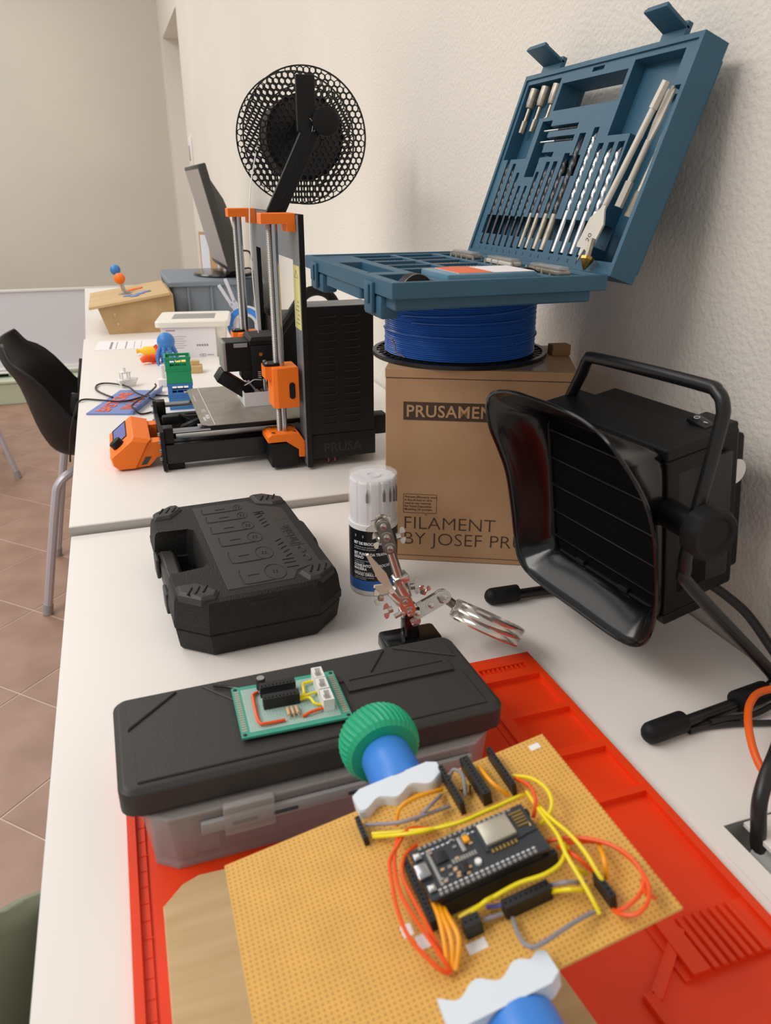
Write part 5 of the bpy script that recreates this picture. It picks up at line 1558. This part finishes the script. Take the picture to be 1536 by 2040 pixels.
# rear electronics box and cable chain
g = G(); g.bx(0.2510, 0.3000, 1.330, 1.430, 0.080, 0.185, 0.002); g.build('control_box', 'black_plastic', t)
g = G(); g.tube([(0.236, 1.245, 0.165), (0.262, 1.252, 0.196), (0.300, 1.275, 0.232), (0.345, 1.30, 0.222), (0.372, 1.32, 0.160), (0.345, 1.345, 0.110), (0.305, 1.370, 0.100)], 0.0085, 10, 7); g.build('cable_sleeve', 'black_rubber', t)
g = G(); g.sphere((0.2520, 1.350, 0.198), 0.012, n=12, m=8); g.build('cable_knot', 'black_rubber', t)
# LCD unit
sec = [(-0.0345, 0.0080), (-0.0370, 0.0220), (-0.0010, 0.0500), (0.0240, 0.0430), (0.0000, -0.0005 + 0.0010), (-0.0260, 0.0005)]
g = G(Matrix(((1, 0, 0, 0), (0, 0, -1, 0), (0, 1, 0, 0), (0, 0, 0, 1))))
sec2 = [(x * 0.86 - 0.003, z * 0.86 + 0.003) for x, z in sec]
la, lb = 1.1480, 1.2850
g.loft([[(x, z, -la) for x, z in sec2], [(x, z, -(la + 0.008)) for x, z in sec], [(x, z, -(lb - 0.008)) for x, z in sec], [(x, z, -lb) for x, z in sec2]])
lcd = g.build('display_cover', 'orange_print', t, smooth=20, bevel=0.0008)
nv = Vector((-0.028, 0, 0.036)).normalized()
dv = Vector((0.036, 0, 0.028)).normalized()
oc = Vector((-0.0370, 0, 0.0220))
LMx = Matrix(((dv.x, 0, nv.x, oc.x), (0, -1, 0, 0), (dv.z, 0, nv.z, oc.z), (0, 0, 0, 1)))
g = G(LMx); g.bx(0.0090, 0.0330, -1.272, -1.190, -0.0005, 0.0006); g.build('display_screen', 'lcd_blue', lcd, smooth=0)
g = G(LMx)
for (a0, a1, b0, b1) in ((0.0075, 0.0090, -1.274, -1.188), (0.0330, 0.0345, -1.274, -1.188), (0.0090, 0.0330, -1.274, -1.272), (0.0090, 0.0330, -1.190, -1.188)):
    g.bx(a0, a1, b0, b1, -0.0005, 0.0012)
g.build('screen_bezel', 'black_plastic', lcd, smooth=0)
g = G(LMx); g.cyl((0.0180, -1.174, -0.001), (0.0180, -1.174, 0.010), 0.0095, n=20, bevel=0.001); g.build('dial', 'black_plastic', lcd)
for y in (1.165, 1.262):
    g = G(Matrix(((1, 0, 0, 0), (0, 0, -1, 0), (0, 1, 0, 0), (0, 0, 0, 1))))
    g.prism([(-0.004, 0.002), (0.018, 0.004), (0.030, 0.016), (0.0420 - 0.0055, 0.018), (0.0420 - 0.0055, 0.040), (0.018, 0.040), (0.0, 0.020)], -(y + 0.012), -(y - 0.012)); g.build('display_arm', 'orange_print', t, smooth=0)
g = G(Matrix(((1, 0, 0, 0), (0, 0, -1, 0), (0, 1, 0, 0), (0, 0, 0, 1)))); g.prism([(0.006, 0.006), (0.014, 0.007), (0.022, 0.018), (0.013, 0.018)], -1.1532, -1.1522); g.build('side_slot', 'grey_bin_dark', t, smooth=0)
# spool holder on top
g = G(); 
def flat_bar(g, a, b, w_, th_, yv=Vector((0, 1, 0))):
    a, b = Vector(a), Vector(b); d = (b - a); L = d.length; d.normalize(); wv = yv.cross(d).normalized()
    rot = Matrix((d, yv, wv)).transposed()
    g.box((a + b) / 2, (L, th_, w_), 0.001, rot)
flat_bar(g, (0.2360, 1.200, ZT - 0.006), (0.2980, 1.200, 0.4700), 0.0260, 0.010)
g.build('holder_arm', 'frame_black', t, smooth=0)
for k in range(6):
    f = (k + 0.5) / 6
    p = Vector((0.2360, 1.1945, ZT - 0.006)).lerp(Vector((0.2980, 1.1945, 0.4700)), f)
    g = G(); g.box(p, (0.012, 0.0012, 0.0012), 0, (0, R_(-66 if k % 2 else -20), 0)); g.build('arm_rib', 'black_satin', t, smooth=0)
g = G(); flat_bar(g, (0.2900, 1.200, 0.4650), (0.2900, 1.200, 0.5370), 0.0270, 0.008); g.build('holder_stop', 'frame_black', t, smooth=0)
g = G(); g.cyl((0.3160, 1.190, 0.4780), (0.3160, 1.420, 0.4780), 0.0150, n=24); g.cyl((0.3160, 1.186, 0.4780), (0.3160, 1.196, 0.4780), 0.0195, n=24, bevel=0.001); g.build('holder_axle', 'black_plastic', t)
g = G()
for k in range(4):
    g.tube([(0.2940 + k * 0.0032 + 0.004 * math.cos(a * math.pi / 4), 1.1935, 0.4720 + 0.010 * math.sin(a * math.pi / 4)) for a in range(-1, 3)], 0.0007, 5, 2)
g.build('spring', 'steel', t)
# black honeycomb spool
so = thing('filament_spool', 'almost empty black honeycomb spool hanging above the printer', 'spool', (0.3190, 1.3600, 0.4770))
def honeycomb(g, y0, y1, R=0.1005, pitch=0.0098):
    for (ra, rb) in ((R - 0.0022, R), (0.026, 0.030)):
        g.loft([[(r * math.cos(2 * math.pi * k / 72), y, r * math.sin(2 * math.pi * k / 72)) for k in range(72)] for r, y in ((ra, y0), (rb, y0), (rb, y1), (ra, y1))], closed=True, cap=False)
    hx, hz = pitch, pitch * math.sqrt(3) / 2
    n = int(R / hz) + 2
    for j in range(-n, n + 1):
        for i in range(-n, n + 1):
            cx_ = (i + (0.5 if j % 2 else 0)) * hx
            cz_ = j * hz
            d = math.hypot(cx_, cz_)
            if d > R - 0.0035 or d < 0.028:
                continue
            ro, ri = pitch / math.sqrt(3) * 1.005, pitch / math.sqrt(3) * 0.74
            def hexa(r, y):
                out = []
                for k in range(6):
                    a = math.pi / 6 + k * math.pi / 3
                    x, z = cx_ + r * math.cos(a), cz_ + r * math.sin(a)
                    dd_ = math.hypot(x, z)
                    if dd_ > R - 0.001:
                        x, z = x * (R - 0.001) / dd_, z * (R - 0.001) / dd_
                    out.append((x, y, z))
                return out
            g.loft([hexa(ri, y0), hexa(ro, y0), hexa(ro, y1), hexa(ri, y1)], closed=True, cap=False)
g = G(); honeycomb(g, -0.034, -0.0315); g.build('flange', 'black_satin', so, smooth=0)
g = G(); honeycomb(g, 0.0315, 0.034); g.build('flange', 'black_satin', so, smooth=0)
g = G(); g.loft([[(r * math.cos(2 * math.pi * k / 56), y, r * math.sin(2 * math.pi * k / 56)) for k in range(56)] for r, y in ((0.0160, -0.0315), (0.0560, -0.0315), (0.0560, 0.0315), (0.0160, 0.0315))], closed=True, cap=False); g.build('hub', 'black_satin', so)
g = G(); honeycomb(g, -0.0315, -0.031, R=0.074, pitch=0.0098); g.build('inner_web', 'black_satin', so, smooth=0)
g = G(); g.loft([[(r * math.cos(2 * math.pi * k / 56), y, r * math.sin(2 * math.pi * k / 56)) for k in range(56)] for r, y in ((0.056, -0.031), (0.0630, -0.030), (0.0630, 0.030), (0.056, 0.031))], closed=True, cap=False); g.build('filament_winding', 'black_plastic', so)
g = G(); g.tube([(-0.0720, -0.02, 0.0), (-0.0930, -0.05, -0.06), (-0.105, -0.08, -0.11), (-0.110, -0.10, -0.2), (-0.108, -0.110, -0.292)], 0.0009, 6, 5); g.build('filament_strand', 'white_plastic', so)
# ================================================================== background things on the tables
Z2, Z3 = 0.0112, 0.0102
# ---- joystick console of MDF
t = thing('arcade_box', 'sloped plywood control box with joystick on the far table', 'control box', (-0.0290, 2.3985, Z3))
g = G(Matrix(((1, 0, 0, 0), (0, 0, -1, 0), (0, 1, 0, 0), (0, 0, 0, 1))))
g.prism([(0.0, 0.0), (0.190, 0.0), (0.190, 0.105), (-0.022, 0.074)], -0.330, 0.0); g.build('cabinet', 'mdf', t, smooth=0)
sl = math.atan2(0.031, 0.212)
PM = Matrix.Translation((-0.022, 0, 0.0755)) @ Matrix.Rotation(-sl, 4, 'Y')
g = G(PM); g.bx(-0.024, 0.206, -0.010, 0.340, 0.0, 0.0075, 0.0006); tp = g.build('top_panel', 'plywood', t, smooth=0)
for (x, z) in ((0.022, 0.056), (0.028, 0.028)):
    g = G(); g.cyl((x, 0.0, z), (x, -0.0012, z), 0.0040, n=12); g.build('dowel', 'plywood', t)
g = G(PM); g.cyl((0.085, 0.160, 0.0075), (0.085, 0.160, 0.0085), 0.0230, n=24); g.bx(0.078, 0.100, 0.135, 0.165, 0.0085, 0.012, 0.001); g.build('joystick_plate', 'steel', tp)
g = G(PM); g.cyl((0.085, 0.150, 0.0085), (0.080, 0.150, 0.040), 0.0050, n=12); g.build('joystick_shaft', 'steel', tp)
g = G(PM); g.sphere((0.079, 0.150, 0.054), 0.0165); g.build('joystick_ball', 'orange_print', tp)
g = G(PM); g.cyl((0.080, 0.235, 0.0085), (0.074, 0.235, 0.060), 0.0045, n=12); g.build('joystick_shaft', 'steel', tp)
g = G(PM); g.sphere((0.073, 0.235, 0.073), 0.0160); g.build('joystick_ball', 'octopus_blue', tp)
for (x, y) in ((0.105, 0.215), (0.125, 0.225)):
    g = G(PM); g.cyl((x, y, 0.0075), (x, y, 0.0105), 0.0150, n=20, bevel=0.001); g.build('push_button', 'orange_print', tp)
for (x, y) in ((0.090, 0.085), (0.125, 0.085), (0.108, 0.055), (0.145, 0.105)):
    g = G(PM); g.cyl((x, y, 0.0075), (x, y, 0.0105), 0.0140, n=20, bevel=0.001); g.build('push_button', 'sign_blue', tp)
# ---- grey bin
t = thing('storage_bin', 'grey stacking bin on the far table with the monitor on top', 'bin', (0.185, 2.680, Z3))
g = G()
o_ = lambda k, z: [(x + 0.0, y, z) for x, y in rrect(-0.008 * k, 0.290 + 0.008 * k * 0, -0.010 * k, 0.42, 0.014)]
g.loft([o_(0, 0), o_(1, 0.098)]); g.build('bin_body', 'grey_bin', t, smooth=30)
g = G(); g.prism(rrect(-0.016, 0.298, -0.020, 0.43, 0.010), 0.0980, 0.1130, 0.003, 0.003); g.build('rim', 'grey_bin', t, smooth=30)
for x in (0.040, 0.115, 0.20):
    g = G(); g.bx(x, x + 0.006, -0.0145, 0.002, 0.004, 0.098); g.build('rib', 'grey_bin', t, smooth=0)
g = G(); g.bx(-0.0135, 0.0, -0.004, 0.41, 0.004, 0.098); g.build('end_panel', 'grey_bin_dark', t, smooth=0)
# ---- monitor, turned almost edge-on
t = thing('monitor', 'black flat monitor seen nearly edge-on standing on the grey bin', 'monitor', (0.372, 2.860, Z3 + 0.1134), R_(0))
g = G(); g.lathe([(0.0, 0.0), (0.105, 0.0), (0.108, 0.004), (0.104, 0.009), (0.03, 0.012), (0.0, 0.012)], 40)
for v in g.bm.verts: v.co = Vector((v.co.x * 0.95, v.co.y * 1.25, v.co.z))
g.build('foot', 'black_gloss', t)
g = G(); g.box((0.028, 0.0, 0.040), (0.034, 0.090, 0.075), 0.006, (0, R_(-14), 0)); g.build('neck', 'monitor_black', t)
MMx = Matrix.Translation((0.012, 0, 0.030)) @ Matrix.Rotation(R_(-13), 4, 'Y')
g = G(MMx); g.bx(-0.020, 0.006, -0.215, 0.215, 0.0, 0.330, 0.004); g.build('bezel', 'monitor_black', t)
g = G(MMx); g.loft([[(0.004, y, z) for y, z in ((-0.195, 0.005), (0.195, 0.005), (0.195, 0.29), (-0.195, 0.29))], [(0.036, y, z) for y, z in ((-0.15, 0.010), (0.15, 0.010), (0.15, 0.215), (-0.15, 0.215))], [(0.042, y, z) for y, z in ((-0.13, 0.012), (0.13, 0.012), (0.13, 0.19), (-0.13, 0.19))]]); g.build('back_shell', 'monitor_black', t, smooth=30)
g = G(MMx); g.bx(-0.0206, -0.0199, -0.203, 0.203, 0.018, 0.318); g.build('screen', 'screen_grey', t, smooth=0)
g = G(); g.tube([(0.05, -0.05, 0.080), (0.085, -0.06, 0.078), (0.10, -0.02, 0.045)], 0.003, 8, 6); g.build('cable', 'cable_black', t)
g = G(); g.tube([(0.05, -0.06, 0.020), (0.085, -0.05, 0.022), (0.10, -0.02, 0.006), (0.085, 0.04, 0.004)], 0.003, 8, 6)
o = g.build('power_lead', 'cable_black', t)
# picture frame behind the monitor
t = thing('picture_frame', 'brown framed picture leaning on the wall behind the monitor', 'picture', (0.375, 3.240, Z3), R_(-64))
g = G(); g.bx(-0.07, 0.07, 0, 0.010, 0.0, 0.235); fr = g.build('frame', 'mdf', t, smooth=0)
g = G(); g.bx(-0.060, 0.060, -0.001, 0.0, 0.012, 0.224); g.build('picture_sheet', 'board_white', t, smooth=0)
g = G(); g.bx(0.0, 0.05, -0.002, -0.001, 0.012, 0.20); g.build('picture_band', 'cardboard', t, smooth=0)
# ---- white tub with label sheet
t = thing('storage_tub', 'white lidded plastic tub with paper label beside the printer', 'tub', (0.165, 1.985, Z2), R_(-10))
g = G(); g.loft([[(x, y, 0.0) for x, y in rrect(-0.066, 0.080, 0.006, 0.140, 0.012)], [(x, y, 0.080) for x, y in rrect(-0.074, 0.088, 0.0, 0.148, 0.014)]]); g.build('tub_body', 'cream_plastic', t, smooth=30)
g = G(); g.prism(rrect(-0.083, 0.097, -0.009, 0.157, 0.014), 0.0750, 0.0900, 0.003, 0.003); ld = g.build('lid', 'cream_plastic', t, smooth=30)
g = G(); g.bx(-0.045, 0.060, 0.030, 0.115, 0.0896, 0.0902); g.build('lid_window', 'grey_insert', ld, smooth=0)
g = G(); g.box((-0.002, -0.0062, 0.0360), (0.128, 0.0006, 0.078), 0, (R_(-4), 0, 0)); ps = g.build('label_sheet', 'paper', t, smooth=0)
LR = Matrix.Translation((-0.002, -0.0068, 0.0360)) @ Matrix.Rotation(R_(-4), 4, 'X') @ FR
g = G(LR)
for i in range(6): g.bx(-0.056, -0.008 - (i % 2) * 0.006, 0.016 - i * 0.0055, 0.0165 - i * 0.0055, 0, 0.0002)
for i in range(5): g.bx(0.016 + i * 0.006, 0.020 + i * 0.006, -0.008, -0.0035, 0, 0.0002)
g.tube([(0.026 + 0.004 * math.cos(a * math.pi / 5), -0.030 + 0.003 * math.sin(a * math.pi / 5), 0.0002) for a in range(10)], 0.0004, 4, 0, closed=True)
g.tube([(0.033 + 0.004 * math.cos(a * math.pi / 5), -0.030 + 0.003 * math.sin(a * math.pi / 5), 0.0002) for a in range(10)], 0.0004, 4, 0, closed=True)
g.bx(0.040, 0.056, -0.0308, -0.0292, 0, 0.0002)
g.build('label_print', 'ink_grey', ps, smooth=0)
g = G(LR); g.bx(-0.056, -0.034, 0.0300, 0.0318, 0, 0.0003); g.build('label_print', 'ink_red', ps, smooth=0)
# ---- paper sheet
t = thing('paper_sheet', 'printed white sheet lying flat in front of the plywood box', 'paper', (0.020, 2.195, Z2), R_(-4))
g = G(); g.bx(-0.085, 0.10, -0.05, 0.08, 0, 0.0006); g.build('sheet', 'paper', t, smooth=0)
g = G()
for x, w_ in ((-0.050, 0.006), (-0.034, 0.002), (-0.010, 0.003), (0.012, 0.0012), (0.03, 0.0012)):
    g.bx(x, x + w_, -0.042, 0.06, 0.0006, 0.0008)
g.build('print_lines', 'ink_grey', t, smooth=0)
# ---- octopus
t = thing('toy_octopus', 'blue printed octopus figure draped over a white stand', 'figurine', (0.1010, 1.9150, Z2))
g = G(); g.lathe([(0.0, 0.0), (0.012, 0.0), (0.012, 0.004), (0.006, 0.008), (0.006, 0.044), (0.0, 0.044)], 20); g.build('stand', 'white_plastic', t)
g = G(); g.sphere((0, 0, 0.054), 0.0210, (1, 1, 1.05)); g.build('head', 'octopus_blue', t)
for k in range(8):
    a = 2 * math.pi * k / 8 + 0.3
    g = G()
    L = 0.045
    for i in range(8):
        f = i / 7
        rr = 0.012 + 0.013 * math.sin(min(1, f * 1.3) * math.pi / 2)
        z = 0.044 - 0.042 * f
        g.sphere((rr * math.cos(a + 0.2 * f), rr * math.sin(a + 0.2 * f), z + 0.001), 0.0062 - 0.0026 * f, n=8, m=6)
    g.build('tentacle', 'octopus_blue', t)
# ---- orange toy and yellow toy
t = thing('toy_dolphin', 'bright orange printed toy lying beside the octopus', 'figurine', (0.068, 1.935, Z2), R_(12))
g = G(); g.tube([(-0.028, 0, 0.010), (-0.016, 0.002, 0.013), (0.0, 0.004, 0.012), (0.014, 0.004, 0.017), (0.016, 0.014, 0.030), (0.012, 0.018, 0.040)], lambda f: 0.0095 * (0.55 + 0.45 * math.sin(math.pi * min(1, f * 1.15 + 0.1))), 12, 6); g.build('body', 'fig_orange', t)
g = G(); g.prism([(-0.004, 0.0), (0.004, -0.006), (0.010, -0.016), (0.014, -0.004), (0.012, 0.004)], 0.0, 0.004); g.build('fin', 'fig_orange', t)
t = thing('toy_whistle', 'small yellow printed toy behind the orange one', 'figurine', (0.055, 2.045, Z2), R_(-6))
g = G(); g.lathe([(0.0, 0.0), (0.0060, 0.001), (0.0040, 0.010), (0.011, 0.020), (0.011, 0.046), (0.0, 0.050)], 16)
for v in g.bm.verts: v.co = Vector((v.co.z - 0.022, v.co.x, v.co.y + 0.0112))
g.build('body', 'fig_yellow', t)
# ---- white toy boat
t = thing('toy_boat', 'white printed toy boat behind the blue sign', 'figurine', (0.0020, 1.7100, Z2), R_(20))
hull = [(-0.020, -0.010), (0.010, -0.011), (0.024, 0.0), (0.010, 0.011), (-0.020, 0.010)]
g = G(); g.loft([[(x * 0.7, y * 0.6, 0.0) for x, y in hull], [(x, y, 0.012) for x, y in hull], [(x * 1.02, y * 1.05, 0.0165) for x, y in hull]]); g.build('hull', 'white_plastic', t, smooth=20)
g = G()
for x in (-0.012, 0.004):
    for y in (-0.007, 0.007):
        g.bx(x - 0.0012, x + 0.0012, y - 0.0012, y + 0.0012, 0.0165, 0.030)
g.bx(-0.014, 0.007, -0.009, 0.009, 0.030, 0.0325); g.build('cabin', 'white_plastic', t, smooth=0)
g = G(); g.cyl((-0.004, 0, 0.0325), (-0.004, 0, 0.041), 0.0032, n=12); g.build('chimney', 'white_plastic', t)
# ---- white cylinder piece
t = thing('printed_bracket', 'small white printed bracket left of the stacked crates', 'printed part', (0.0760, 1.690, Z2))
g = G(); g.bx(-0.012, 0.010, -0.010, 0.010, 0.0, 0.016, 0.002); g.cyl((0.0, 0.004, 0.016), (0.0, 0.004, 0.044), 0.0052, n=14); g.build('body', 'white_plastic', t)
# ---- stacked crates
def crate(name, label, z, m):
    t = thing(name, label, 'crate', (0.0965, 1.5000, z), R_(-4), 'stacked miniature crates')
    W_, D_, H_ = 0.0460, 0.0380, 0.0500
    g = G(); g.hf(-W_ / 2, W_ / 2, -D_ / 2, D_ / 2, 0.024, [(-W_ / 2 + 0.0015, W_ / 2 - 0.0015, -D_ / 2 + 0.0015, D_ / 2 - 0.0015, 0.002)], 0.0); g.build('body', m, t, smooth=0)
    for (z0, z1) in ((0.024, 0.0265), (0.0455, H_)):
        e = 0.001
        g = G(); g.hf(-W_ / 2 - e, W_ / 2 + e, -D_ / 2 - e, D_ / 2 + e, z1, [(-W_ / 2 + 0.0015, W_ / 2 - 0.0015, -D_ / 2 + 0.0015, D_ / 2 - 0.0015, None)], z0); g.build('rim', m, t, smooth=0)
    for x in (-W_ / 2 + 0.004, W_ / 2 - 0.004):
        for y in (-D_ / 2 + 0.0012, D_ / 2 - 0.0012):
            g = G(); g.bx(x - 0.004, x + 0.004, y - 0.0012, y + 0.0012, 0.0265, 0.0455); g.build('corner_post', m, t, smooth=0)
    for y in (-D_ / 2 + 0.001, D_ / 2 - 0.001):
        g = G(); g.bx(-W_ / 2 + 0.008, W_ / 2 - 0.008, y - 0.0008, y + 0.0008, 0.0265, 0.0330); g.build('low_panel', m, t, smooth=0)
        for x in (-0.006, 0.006):
            g = G(); g.bx(x - 0.0007, x + 0.0007, y - 0.0008, y + 0.0008, 0.033, 0.038); g.build('grid_bar', m, t, smooth=0)
        g = G(); g.bx(-W_ / 2 + 0.008, W_ / 2 - 0.008, y - 0.0008, y + 0.0008, 0.0375, 0.0390); g.build('grid_bar', m, t, smooth=0)
    for x in (-W_ / 2 + 0.001, W_ / 2 - 0.001):
        g = G(); g.bx(x - 0.0008, x + 0.0008, -D_ / 2 + 0.004, D_ / 2 - 0.004, 0.0265, 0.0455); g.build('side_panel', m, t, smooth=0)
crate('mini_crate', 'blue miniature bottle crate under the green one', Z2, 'crate_blue')
crate('mini_crate', 'green miniature bottle crate stacked on the blue one', Z2 + 0.0502, 'crate_green')
# ---- yellow and wooden blocks
t = thing('toy_block', 'yellow round-nosed block behind the green crate', 'block', (0.1330, 1.835, Z2), R_(8))
g = G(); g.prism(rrect(-0.020, 0.014, -0.010, 0.010, 0.008), 0.0, 0.022, 0.002, 0.002); g.build('body', 'lego_yellow', t, smooth=30)
g = G(); g.bx(-0.034, -0.022, -0.010, 0.010, 0.0, 0.022, 0.002); g.build('end_cap', 'white_plastic', t)
t = thing('wooden_block', 'small light wooden block right of the green crate', 'block', (0.1560, 1.805, Z2), R_(-8))
g = G(); g.bx(-0.012, 0.014, -0.014, 0.014, 0.0, 0.016, 0.001); g.bx(-0.012, 0.008, 0.0, 0.014, 0.016, 0.026, 0.001); g.build('body', 'plywood', t, smooth=0)
# ---- blue sign with red letters, slightly curled
t = thing('printed_sign', 'blue printed sign with red raised letters tangled in a cable', 'sign', (0, 0, Z2))
g = G()
corn = [Vector((-0.0786, 1.4986, 0)), Vector((0.0039, 1.4704, 0)), Vector((0.0656, 1.6503, 0)), Vector((-0.0142, 1.6684, 0))]
e_u = (corn[1] - corn[0]); e_v = (corn[3] - corn[0])
def sp(u, v, z=0): 
    p = corn[0] + e_u * u + e_v * v
    p.z = z
    return p
g.loft([[sp(0, 0, 0.0002), sp(1, 0, 0.0002), sp(1, 1, 0.0002), sp(0, 1, 0.0002)], [sp(0, 0, 0.003), sp(1, 0, 0.003), sp(1, 1, 0.003), sp(0, 1, 0.003)]]); pl = g.build('plate', 'sign_blue', t, smooth=0)
g = G()
for a, b in ((0.93, 1.0),):
    g.loft([[sp(0.93, 0.0, 0.003), sp(1.0, 0.0, 0.003), sp(1.04, 0.0, 0.012), sp(1.02, 0.0, 0.013)], [sp(0.93, 1.0, 0.003), sp(1.0, 1.0, 0.003), sp(1.04, 1.0, 0.012), sp(1.02, 1.0, 0.013)]])
g.build('folded_edge', 'sign_blue', pl, smooth=0)
ev = e_v.normalized(); eu = -e_u.normalized()
TM = lambda u, v: Matrix(((ev.x, eu.x, 0, sp(u, v).x), (ev.y, eu.y, 0, sp(u, v).y), (0, 0, 1, 0.0032), (0, 0, 0, 1)))
g = G(); g.text('BASTIONE', 0.034, TM(0.42, 0.06), ext=0.0008, off=0.0008, sx=0.93); g.text('IN 3D', 0.030, TM(0.84, 0.16), ext=0.0008, off=0.0008, sx=1.25); g.build('lettering', 'sign_red', pl, smooth=0)
# ---- black cord over the sign
def hz(lst): return [(x, y, z) for x, y, z in lst]
g = G(); g.tube([(-0.128, 1.60, -0.12), (-0.118, 1.60, -0.06), (-0.100, 1.600, -0.008), (-0.092, 1.600, 0.003), (-0.080, 1.610, 0.003), (-0.055, 1.595, 0.003), (-0.020, 1.560, 0.006), (0.0, 1.560, 0.006), (0.030, 1.575, 0.008), (0.050, 1.600, 0.0030), (0.085, 1.585, 0.0030), (0.115, 1.60, 0.003)], 0.0019, 8, 7)
o = g.build('black_cable', 'cable_black'); o.location.z = TZ + Z2; tag(o, 'thin black cord crossing the sign and hanging off the table edge', 'cable')
g = G(); g.tube([(-0.030, 1.600, 0.0055), (-0.045, 1.640, 0.003), (-0.062, 1.69, 0.003), (-0.058, 1.735, 0.003), (-0.035, 1.735, 0.004), (0.0, 1.68, 0.007), (0.018, 1.60, 0.010), (0.036, 1.562, 0.010), (0.055, 1.535, 0.004), (0.060, 1.50, 0.0030), (0.045, 1.475, 0.003), (0.018, 1.462, 0.003), (0.008, 1.468, 0.012), (0.004, 1.480, 0.0150), (0.014, 1.505, 0.0165), (0.035, 1.555, 0.0165), (0.055, 1.615, 0.0165), (0.056, 1.640, 0.0165)], 0.0019, 8, 7)
o = g.build('black_cable', 'cable_black'); o.location.z = TZ + Z2; tag(o, 'black cord coiled in a loop over the blue sign', 'cable')
# ---- blue tape ring and white fork piece behind the printer
t = thing('tape_roll', 'upright roll of light blue tape behind the printer', 'tape', (0.3220, 2.105, Z2), R_(-22))
def annulus(g, ra, rb, y0, y1, cz, n=40):
    g.loft([[(r * math.cos(2 * math.pi * k / n), y, cz + r * math.sin(2 * math.pi * k / n)) for k in range(n)] for r, y in ((ra, y0), (rb, y0), (rb, y1), (ra, y1))], closed=True, cap=False)
g = G(); annulus(g, 0.034, 0.050, 0, 0.02, 0.0505); g.build('roll', 'sleeve_blue', t)
g = G(); annulus(g, 0.026, 0.034, 0.001, 0.019, 0.0505); g.build('core', 'board_white', t)
g = G(); annulus(g, 0.049, 0.0504, -0.0005, 0.0205, 0.0505); g.build('edge', 'board_white', t)
t = thing('printed_fork', 'pale grey printed fork piece standing against the blue tape', 'printed part', (0.2900, 2.1750, Z2), R_(-10))
g = G()
for dx in (0.0, 0.018):
    a = Vector((0.010 + dx * 0.4, 0, 0.095 + dx * 0.5)); b = Vector((-0.022 + dx, 0, 0.150 + dx * 0.9))
    d = (b - a).normalized()
    g.box((a + b) / 2, ((b - a).length, 0.006, 0.009), 0.001, Matrix((d, Vector((0, 1, 0)), d.cross(Vector((0, 1, 0))))).transposed())
g.box((0.020, 0, 0.092), (0.034, 0.006, 0.022), 0.001, (0, R_(52), 0))
g.box((0.030, 0, 0.042), (0.016, 0.006, 0.090), 0.001, (0, R_(-4), 0))
g.box((0.032, 0, 0.003), (0.030, 0.030, 0.006), 0.001)
g.build('body', 'board_white', t, smooth=0)
t = thing('black_funnel', 'black plastic funnel behind the far printer rod', 'funnel', (0.372, 2.32, Z2))
g = G(); g.lathe([(0.010, 0.0), (0.010, 0.085), (0.026, 0.112), (0.026, 0.150), (0.024, 0.150), (0.024, 0.113), (0.0085, 0.086), (0.0085, 0.0)], 24, cap=False); g.build('body', 'grey_bin_dark', t, smooth=30)
